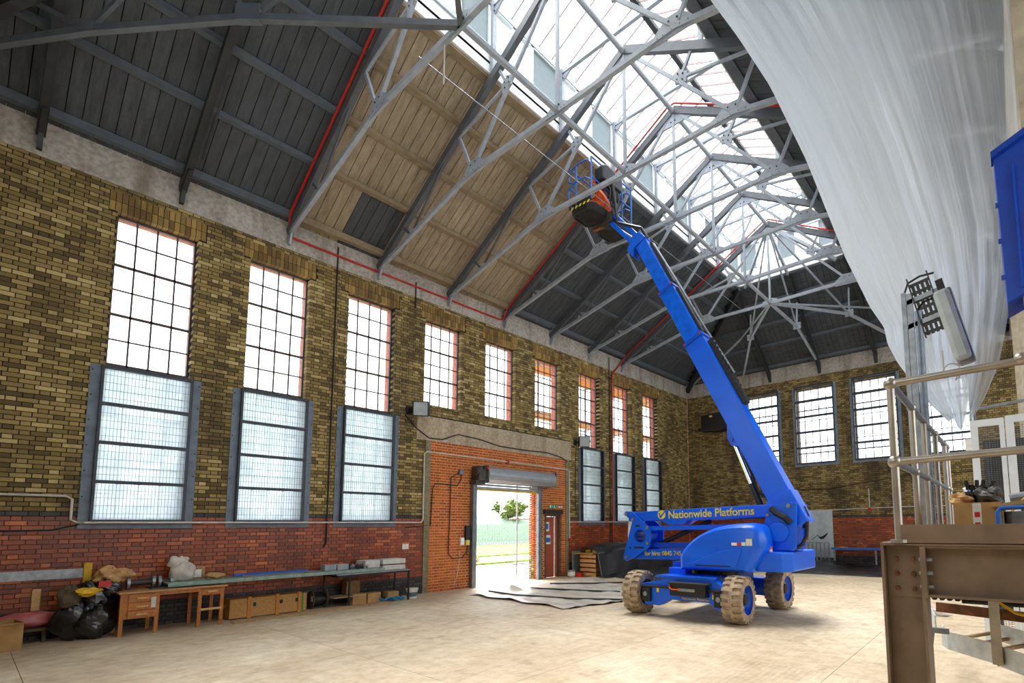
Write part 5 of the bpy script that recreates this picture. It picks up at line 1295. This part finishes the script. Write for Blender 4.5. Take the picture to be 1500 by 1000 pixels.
for i, (pts, lb) in enumerate((([(1.5, 8.5, .06), (2.6, 8.45, .05), (4.2, 8.75, .05), (5.6, 9.4, .05)], 'nearest'), ([(1.9, 9.6, .06), (3.2, 9.9, .05), (4.4, 10.3, .05)], 'middle'), ([(1.6, 10.6, .06), (2.6, 11.3, .06), (3.4, 12.3, .05)], 'farthest'))):
    o = MB().tube(pts, .022, 8).build('rolled_edge', 'tarp_black'); tag(o, '%s dark rolled fold lying across the dust sheet' % lb, 'sheet roll')
def back_sheet(u, v):
    x = 3.2+u*6.6; y = 17.9+v*3.5; z = .015+.10*v*(1+math.sin(u*9))*.6+max(0, wr(x, y, 1.5, .05))*(.3+v)
    r_ = math.hypot(x-6.5, y-20.6); z += .3*math.exp(-(r_/.7)**2)
    return (x, min(y, LB-.08), max(.012, z))
drape('black_sheet', 'crumpled black plastic sheet on the floor along the end wall', back_sheet, 90, 40, 'tarp_black')
def mid_sheet(u, v):
    x = 1.9+u*2.6; y = 13.3+v*4.2; return (x, y, .012+max(0, wr(x, y, 1.5, .03))+.05*v)
drape('black_sheet', 'dark plastic sheet on the floor behind the pallet cover', mid_sheet, 40, 50, 'tarp_black')
bn = Thing('printed_banner', (5.95, LB-.1, .8), 'grey white banner with a dark bird shape on the end wall', 'banner')
bn.part('sheet', MB().grid(lambda u, v: (5.25+u*1.35, LB-.06-.015*math.sin(u*9), .35+v*1.9), 16, 4), 'banner')
bn.part('dark_motif', MB().prism([(5.95, 1.28), (6.08, 1.18), (6.18, 1.20), (6.42, 1.36), (6.34, 1.22), (6.22, 1.10), (6.10, 1.08)], LB-.095, LB-.09), 'black')
bn.part('motif_stem', MB().bar((5.74, LB-.09, 1.06), (6.0, LB-.09, 1.24), .008, .02), 'black'); bn.part('colour_block', MB().box(5.42, 5.62, LB-.095, LB-.09, 1.05, 1.22), 'sign_orange')
rd = Thing('steel_radiator', (5.9, LB-.4, 0), 'grey steel bar barrier standing before the banner', 'barrier')
rd.part('top_rail', MB().box(5.2, 6.5, LB-.42, LB-.36, .93, .97), 'galv'); rd.part('bottom_rail', MB().box(5.2, 6.5, LB-.42, LB-.36, .06, .10), 'galv')
for k in range(9): rd.part('bar', MB().box(5.22+k*.155, 5.27+k*.155, LB-.41, LB-.37, .10, .93), 'galv')
bb = Thing('blue_rail_bench', (7.9, LB-.5, 0), 'low bench with a blue front rail along the end wall', 'bench')
bb.part('blue_rail', MB().box(6.65, 9.6, LB-.62, LB-.55, .70, .78), 'rail_blue'); bb.part('bench_top', MB().box(6.65, 9.6, LB-.55, LB-.12, .70, .73), 'galv'); bb.part('yellow_label', MB().box(6.95, 7.25, LB-.60, LB-.57, .78, .80), 'yellow')
for x in (6.72, 8.2, 9.5): bb.part('leg', MB().box(x-.03, x+.03, LB-.5, LB-.44, 0, .70), 'galv')

# ================================================================ RIGHT HAND SIDE
# ---- polythene sheet hung from a truss
t = NT('polythene'); t.t.nodes.remove(t.b)
uv = t.n('ShaderNodeTexCoord').outputs['UV']
mp = t.n('ShaderNodeMapping'); mp.inputs['Scale'].default_value = (34, 1.0, 1); mp.inputs['Rotation'].default_value = (0, 0, .06); t.l(uv, mp.inputs['Vector'])
mp2 = t.n('ShaderNodeMapping'); mp2.inputs['Scale'].default_value = (3.2, 1.6, 1); t.l(uv, mp2.inputs['Vector'])
wob = t.noise(mp2.outputs[0], 1.0, 5, .6)
f1 = t.noise(mp.outputs[0], 1.6, 6, .65)
sx = t.n('ShaderNodeSeparateXYZ'); t.l(uv, sx.inputs[0])
def mth(op, a, b=None, **k):
    n_ = t.n('ShaderNodeMath', operation=op)
    for i, v in enumerate((a, b)):
        if v is None: continue
        if hasattr(v, 'is_output'): t.l(v, n_.inputs[i])
        else: n_.inputs[i].default_value = v
    n_.use_clamp = k.get('clamp', False); return n_.outputs[0]
dens = mth('ADD', mth('MULTIPLY', wob, .9), mth('MULTIPLY', f1, .5))
# denser on the left, skylight's white haze put in opacity; clearer towards the right edge
haze_dens = mth('SUBTRACT', dens, mth('MULTIPLY', mth('POWER', sx.outputs[0], 2.0), .75))
fac = t.n('ShaderNodeMapRange'); fac.inputs[1].default_value = .0; fac.inputs[2].default_value = .5; fac.inputs[3].default_value = .38; fac.inputs[4].default_value = .97
t.l(haze_dens, fac.inputs[0])
tr = t.n('ShaderNodeBsdfTransparent'); tr.inputs[0].default_value = (.93, .93, .90, 1)
tl = t.n('ShaderNodeBsdfTranslucent'); tl.inputs[0].default_value = (.80, .90, 1, 1)
df = t.n('ShaderNodeBsdfDiffuse'); df.inputs[0].default_value = (.82, .91, 1, 1)
gl = t.n('ShaderNodeBsdfGlossy'); gl.inputs['Roughness'].default_value = .28; gl.inputs[0].default_value = (1, 1, 1, 1)
bp = t.n('ShaderNodeBump'); bp.inputs['Strength'].default_value = .55; bp.inputs['Distance'].default_value = .05; t.l(f1, bp.inputs['Height'])
for n_ in (tl, df, gl): t.l(bp.outputs[0], n_.inputs['Normal'])
m1 = t.n('ShaderNodeMixShader'); m1.inputs[0].default_value = .45; t.l(tl.outputs[0], m1.inputs[1]); t.l(df.outputs[0], m1.inputs[2])
m2 = t.n('ShaderNodeMixShader'); m2.inputs[0].default_value = .14; t.l(m1.outputs[0], m2.inputs[1]); t.l(gl.outputs[0], m2.inputs[2])
m3 = t.n('ShaderNodeMixShader'); t.l(fac.outputs[0], m3.inputs[0]); t.l(tr.outputs[0], m3.inputs[1]); t.l(m2.outputs[0], m3.inputs[2])
t.l(m3.outputs[0], t.out.inputs[0])
LE = [(8.55, 10.45), (8.98, 9.95), (9.436, 9.08), (9.85, 8.20), (10.255, 7.254), (10.66, 6.05), (11.035, 4.70), (11.26, 4.05), (11.38, 3.80), (11.40, 3.62), (11.48, 3.40), (11.70, 2.98), (11.90, 2.70)]
RE = [(12.62, 8.05), (12.63, 7.6), (12.64, 7.0), (12.64, 6.4), (12.63, 5.8), (12.62, 5.2), (12.60, 4.6), (12.52, 4.1), (12.46, 3.8), (12.40, 3.5), (12.33, 3.2), (12.20, 2.9), (12.06, 2.66)]
def film(u, v):
    q = v*(len(LE)-1); i = min(int(q), len(LE)-2); f_ = q-i
    l_ = Vector(LE[i]).lerp(Vector(LE[i+1]), f_); r_ = Vector(RE[i]).lerp(Vector(RE[i+1]), f_)
    p = l_.lerp(r_, u); z = p.y
    if v > .96: z += .05*math.sin(u*9)*(v-.96)/.04
    w_ = .25+.75*v
    y = 5.93+.10*v+.16*math.sin(math.pi*u)*math.sin(v*2.6)+(.02*math.sin(u*17+2.2*math.sin(v*3)+v*4)+.008*math.sin(u*57+v*9)+.005*math.sin(u*97-v*14))*(1.1-.4*v)-.22*math.exp(-((u-.45)/.3)**2)*math.sin(math.pi*v)
    return (p.x, y, z)
NU, NV = 150, 70
o = MB().grid(film, NU, NV).build('polythene_sheet', 'polythene', smooth=True)
uvl = o.data.uv_layers.new(name='UVMap')
for lp_ in o.data.loops:
    k = lp_.vertex_index; uvl.data[lp_.index].uv = ((k % (NU+1))/NU, (k//(NU+1))/NV)
tag(o, 'huge translucent polythene sheet hanging from the roof on the right', 'plastic sheet')

# ---- steel platform
pf = Thing('platform', (12.2, 4.5, 0), 'brown steel platform with bolted column and galvanised tube handrails', 'platform')
yc = 3.545
for x in (11.69, 11.90): pf.part('column_flange', MB().box(x-.008, x+.008, yc-.02, yc+.19, 0, 1.56), 'brown_steel')
pf.part('column_web', MB().box(11.69, 11.90, yc+.07, yc+.082, 0, 1.56), 'brown_steel')
pf.part('column_plate', MB().box(11.70, 11.895, yc+.055, yc+.07, 1.25, 1.56), 'brown_steel')
b = MB()
for x in (11.755, 11.845):
    for z in (1.30, 1.39, 1.48): pf.part('bolt', MB().cyl((x, yc+.03, z), (x, yc+.056, z), .014, 6), 'rust')
pf.part('base_plate', MB().box(11.62, 11.98, yc-.06, yc+.24, 0, .02), 'brown_steel')
pf.part('end_plate', MB().box(11.908, 11.92, yc-.02, yc+.16, 1.255, 1.562), 'brown_steel')
for z in (1.32, 1.40, 1.48): pf.part('bolt', MB().cyl((11.88, yc+.02, z), (11.95, yc+.02, z), .012, 6), 'galv')
pf.part('beam_web', MB().box(11.92, 13.2, yc+.06, yc+.072, 1.265, 1.562), 'brown_steel'); pf.part('beam_flange', MB().box(11.92, 13.2, yc-.01, yc+.14, 1.55, 1.564), 'brown_steel'); pf.part('beam_flange', MB().box(11.92, 13.2, yc-.01, yc+.14, 1.262, 1.276), 'brown_steel')
pf.part('side_beam', MB().box(11.78, 11.80, yc+.19, 7.0, 1.36, 1.56), 'brown_steel'); pf.part('side_beam', MB().box(11.72, 11.86, yc+.19, 7.0, 1.55, 1.564), 'brown_steel')
pf.part('deck', MB().box(11.68, 13.2, yc-.02, 7.0, 1.564, 1.58), 'brown_steel')
pf.part('kick_plate', MB().box(11.80, 13.2, yc-.02, yc-.01, 1.575, 1.69), 'brown_steel')
pf.part('column', MB().box(13.0, 13.2, yc, yc+.2, 0, 1.55), 'brown_steel'); pf.part('column', MB().box(12.62, 12.8, 6.8, 7.0, 0, 1.55), 'brown_steel'); pf.part('column', MB().box(13.0, 13.2, 6.8, 7.0, 0, 1.55), 'brown_steel')
xr = 11.787
posts = [yc, 4.40, 5.05, 5.85, 6.68, 7.0]
for i, y in enumerate(posts):
    pf.part('rail_post', MB().cyl((xr, y, 1.58), (xr, y, 2.575), .024, 12), 'pipe_galv', smooth=True)
    pf.part('post_foot', MB().cyl((xr, y, 1.58), (xr, y, 1.60), .05, 12), 'pipe_galv')
    for z in (2.08, 2.575): pf.part('rail_clamp', MB().sphere((xr, y, z), .042 if i == 0 else .034, 12, 8), 'pipe_galv', smooth=True)
for z in (2.08, 2.575):
    pf.part('hand_rail', MB().cyl((xr, yc, z), (xr, 7.0, z), .023, 12), 'galv_blue', smooth=True)
    pf.part('hand_rail', MB().cyl((xr, yc, z), (13.2, yc, z+.03), .023, 12), 'pipe_galv', smooth=True)
pf.part('rail_clamp', MB().sphere((12.44, yc, 2.60), .036, 12, 8), 'pipe_galv', smooth=True); pf.part('rail_post', MB().cyl((12.44, yc, 1.58), (12.44, yc, 2.6), .02, 12), 'pipe_galv') if False else None
# ---- lamp on strut posts
ls = Thing('lamp_post', (11.72, 5.5, 1.58), 'bulkhead lamp on twin galvanised strut posts on the platform', 'lamp')
for x0_, x1_, zt in ((11.62, 11.66, 3.93), (11.665, 11.715, 3.91), (11.725, 11.785, 3.72)):
    ls.part('strut_post', MB().box(x0_, x1_, 5.48, 5.53, 1.58, zt), 'galv_blue' if x0_ > 11.7 else 'galv')
ls.part('post_groove', MB().box(11.745, 11.765, 5.478, 5.48, 1.6, 3.70), 'guide_grey')
for z in (3.86, 3.62): ls.part('bracket_arm', MB().bar((11.66, 5.5, z-.04), (11.97, 5.5, z+.03), .04, .045), 'galv')
def tilt(p): 
    a = R(12); c = Vector((11.92, 5.46, 3.55)); q = Vector(p)-c; return (c.x-.05+q.x*math.cos(a)-q.z*math.sin(a)*-1*-1, p[1], c.z+q.x*math.sin(a)+q.z*math.cos(a))
def tbox(b, *a):
    k = len(b.v); b.box(*a); b.v[k:] = [tilt(p) for p in b.v[k:]]; return b
tray_ = MB()
for k in range(4): tbox(tray_, 11.85+k*.04, 11.875+k*.04, 5.50, 5.505, 3.48, 4.02)
for k in range(7): tbox(tray_, 11.84, 12.0, 5.495, 5.502, 3.49+k*.084, 3.52+k*.084)
for x in (11.83, 12.0): tbox(tray_, x, x+.012, 5.46, 5.51, 3.46, 4.08)
ls.part('perforated_tray', tray_, 'rust' if False else 'motor_grey')
ls.part('lamp_body', tbox(MB(), 12.00, 12.14, 5.40, 5.50, 3.08, 3.82), 'galv', bevel=.02)
ls.part('lamp_diffuser', tbox(MB(), 11.99, 12.12, 5.32, 5.40, 3.10, 3.80), 'diffuser', bevel=.035)
ls.part('cable_gland', tbox(MB(), 12.04, 12.10, 5.40, 5.46, 3.82, 3.92), 'black')
ls.part('lamp_cable', MB().tube([(11.64, 5.52, 3.92), (11.68, 5.52, 4.03), (11.78, 5.52, 4.07), (11.9, 5.50, 4.06)], .01, 6), 'cable_black'); ls.part('lamp_cable', MB().tube([(11.74, 5.5, 3.72), (11.80, 5.5, 3.80), (11.9, 5.5, 3.82)], .01, 6), 'cable_black')
ls.part('white_loop', MB().tube([(11.93, 5.45, 3.28)]+[(11.99+.07*math.cos(a_), 5.44, 3.06-.07*math.sin(a_)*1.2) for a_ in [math.pi-.6+i*.45 for i in range(12)]][::1]+[(12.06, 5.42, 3.12)], .006, 6), 'conduit')
# ---- blue machine cabinet
bm_ = Thing('machine_cabinet', (12.7, 5.0, 1.58), 'tall royal blue machine cabinet at the right edge', 'machine')
bm_.part('front_panel', MB().prism([(12.42, 3.40), (12.405, 4.62), (12.62, 4.72), (12.95, 4.86), (12.95, 3.52), (12.55, 3.46)], 4.90, 5.30), 'machine_blue', bevel=.006)
bm_.part('top_lip', MB().prism([(12.39, 4.60), (12.39, 4.65), (12.95, 4.91), (12.95, 4.86)], 4.86, 5.0), 'machine_blue')
bm_.part('seam', MB().box(12.515, 12.53, 4.88, 4.90, 3.5, 4.5), 'lift_blue_dark')
for z in (3.6, 3.9, 4.2): bm_.part('clip', MB().box(12.395, 12.42, 4.89, 4.92, z, z+.03), 'machine_blue')
bm_.part('cabinet_body', MB().box(12.6, 13.18, 4.95, 5.6, 1.582, 4.7), 'machine_blue', bevel=.01); bm_.part('side_post', MB().box(12.52, 12.56, 4.96, 5.0, 1.58, 3.9), 'conduit')
# ---- carton of rags, pail, tray on the deck
cb_ = Thing('cardboard_box', (12.15, 4.4, 1.58), 'brown carton of rags and gloves on the platform behind the kick plate', 'box')
cb_.part('carton', MB().box(12.02, 12.29, 4.25, 4.60, 1.58, 1.835), 'cardboard'); cb_.part('carton_tape', MB().box(12.13, 12.18, 4.248, 4.25, 1.62, 1.83), 'label_white'); cb_.part('arrow_print', MB().box(12.14, 12.17, 4.246, 4.248, 1.66, 1.70).box(12.14, 12.17, 4.246, 4.248, 1.735, 1.77), 'sign_red')
gl_ = [((12.06, 4.35, 1.86), .07, 'paper_brown', 'bundle of brown paper'), ((12.09, 4.40, 1.88), .05, 'blue_plastic', 'blue rag'), ((12.16, 4.42, 1.90), .08, 'bin_bag', 'black rubber glove'), ((12.22, 4.38, 1.88), .09, 'motor_grey', 'grey rubber sheet')]
for i, (c, r_, mt, lb) in enumerate(gl_): tag(lump((0, 0, 0), r_, .3, 110+i, 16, 10, sc3=(1, 1, .7)).build('rag', mt, loc=c), lb+' poking out of the carton on the platform', 'rag')
for i, (x, a_) in enumerate(((12.115, -8), (12.15, 4), (12.175, 10), (12.205, 22))):
    o = MB().box(-.012, .012, -.03, .03, 0, .14).build('rubber_strip', 'tyre_dark' if i % 2 else 'bin_bag', bevel=.006, loc=(x, 4.42, 1.86)); o.rotation_euler = (0, R(a_), 0); tag(o, ORD[i]+' upright rubber strip from the left in the carton', 'rubber strip', 'rubber strips in the carton')
tr_ = Thing('pail', (12.42, 4.3, 1.58), 'steel pail with a blue tube handle on the platform', 'pail')
tr_.part('pail_body', MB().cyl((12.42, 4.35, 1.58), (12.42, 4.35, 1.77), .12, 20), 'galv', smooth=True); tr_.part('tube_handle', MB().tube([(12.27, 4.15, 1.58), (12.27, 4.15, 1.77), (12.285, 4.15, 1.79), (12.6, 4.15, 1.80)], .014, 8), 'rail_blue')
tag(MB().prism([(12.24, 1.80), (12.30, 1.825), (12.6, 1.87), (12.6, 1.85), (12.32, 1.80)], 4.2, 4.6).build('cardboard_sheet', 'cardboard'), 'flat piece of cardboard on top of the steel pail', 'cardboard')
# ---- mesh cage
cg = Thing('mesh_cage', (12.3, 9, 0), 'white framed wire mesh cage beyond the platform', 'cage')
fx = [(11.93, 12.02), (12.27, 12.33), (12.34, 12.44), (12.80, 12.86)]
for a, c in fx: cg.part('frame_post', MB().box(a, c, 8.98, 9.03, 0, 3.17), 'white_panel')
cg.part('frame_rail', MB().box(11.935, 12.325, 8.975, 9.025, 3.08, 3.18), 'white_panel'); cg.part('frame_rail', MB().box(12.345, 12.855, 8.975, 9.025, 3.10, 3.20), 'white_panel'); cg.part('frame_rail', MB().box(11.935, 12.855, 8.975, 9.025, .1, .2), 'white_panel')
b = MB()
for a, c in ((12.02, 12.27), (12.44, 12.80)):
    n = int((c-a)/.03)
    for k in range(1, n): x = a+(c-a)*k/n; b.box(x-.0025, x+.0025, 9.0, 9.005, .2, 3.08)
    for k in range(96): z = .2+k*.03; b.box(a, c, 9.0, 9.005, z-.0025, z+.0025)
cg.part('wire_mesh', b, 'guide_grey', fix=False)['kind'] = 'stuff'
cg.part('machinery', MB().box(12.06, 12.6, 9.25, 9.6, .3, 2.9).cyl((12.12, 9.2, .2), (12.12, 9.2, 2.9), .03, 8), 'motor_grey')
cg.part('latch_box', MB().box(11.86, 11.93, 8.97, 9.03, 2.75, 2.92), 'label_white'); cg.part('top_tube', MB().tube([(11.95, 9.1, 3.16), (11.95, 9.1, 3.32), (12.0, 9.1, 3.36), (12.9, 9.1, 3.44)], .025, 8), 'galv')
tag(MB().tube([(12.33, 6.9, 1.95), (12.95, 6.9, 2.05)], .05, 10).build('duct_pipe', 'galv'), 'short galvanised pipe in front of the mesh cage', 'pipe')
tag(MB().tube([(12.26, 6.4, 1.60), (12.30, 6.4, 1.75), (12.5, 6.4, 2.0)], .012, 6).build('yellow_hose', 'yellow'), 'yellow cable looping beside the mesh cage', 'cable')
# ---- cable trays slung under the platform
ct_ = Thing('cable_tray', (12.1, 5, .7), 'galvanised cable trays slung under the platform', 'cable tray')
def rim(pts, z0, z1, mat, nm):
    b = MB()
    for (xa, ya_), (xb_, yb_) in zip(pts, pts[1:]): b.bar((xa, ya_, (z0+z1)/2), (xb_, yb_, (z0+z1)/2), .012, z1-z0)
    ct_.part(nm, b, mat)
import itertools
def arc(cx, cy, r_, a0, a1, n=14): return [(cx+r_*math.cos(R(a0+(a1-a0)*i/n)), cy+r_*math.sin(R(a0+(a1-a0)*i/n))) for i in range(n+1)]
out = [(11.42, 7.6), (11.50, 6.9), (11.62, 6.2)]+[(11.70, 5.75)]
rim(out, .70, .82, 'galv_bright', 'tray_side')
out2 = [(11.82, 5.15), (11.83, 4.98), (11.88, 4.86), (12.0, 4.74), (12.15, 4.60), (12.34, 4.32), (12.62, 3.95), (13.0, 3.6)]
rim(out2, .70, .84, 'galv_bright', 'tray_side'); rim([(12.15, 5.5), (12.4, 5.15), (12.75, 4.75), (13.1, 4.4)], .70, .84, 'galv_bright', 'tray_side')
for i in range(9):
    t_ = i/8; a = Vector((11.86, 5.05)).lerp(Vector((12.9, 3.72)), t_); c = a+Vector((.30, .55)); ct_.part('tray_rung', MB().bar((a.x, a.y, .74), (c.x, c.y, .74), .035, .02), 'plank')
b = Vector((11.84, 4.65)); 
ct_.part('rusty_angle', MB().bar((11.84, 4.62, 1.06), (13.1, 4.30, 1.04), .02, .07), 'rust'); ct_.part('rusty_angle', MB().bar((11.84, 4.66, 1.03), (13.1, 4.34, 1.01), .06, .012), 'rust')
for k in range(5): ct_.part('cable', MB().tube([(11.82+k*.05, 4.7, 1.12), (11.86+k*.06, 5.4, 1.14), (12.0+k*.07, 6.6, 1.16)], .022, 6), 'cable_black')
for k in range(3): ct_.part('cable', MB().tube([(12.0, 4.75+k*.1, 1.10), (12.5, 4.6+k*.1, 1.12), (13.1, 4.5+k*.1, 1.10)], .02, 6), 'cable_black')
ct_.part('earth_cable', MB().tube([(12.2, 4.5, 1.16), (12.32, 4.45, 1.08), (12.55, 4.4, 1.04)], .01, 6), 'yellow')
for x, y in ((11.775, 4.75), (12.2, 4.5)): ct_.part('hanger_rod', MB().cyl((x, y, .70), (x, y, 1.36), .007, 6), 'galv')
ct_.part('hanger_clip', MB().box(12.17, 12.23, 4.44, 4.50, .72, 1.22), 'cream_paint'); ct_.part('cross_bar', MB().bar((11.74, 4.75, .86), (11.9, 4.75, .86), .04, .04), 'galv')
ct_.part('prop', MB().bar((11.79, 4.75, .85), (11.70, 4.3, .0), .02, .03), 'brown_steel')
tag(lump((10.95, 11.1, .03), .25, .35, 140, 16, 8, sc3=(1.2, .8, .5), flat=.001).build('rubble', 'polystyrene'), 'small heap of rubble on the floor left of the steel column', 'rubble')
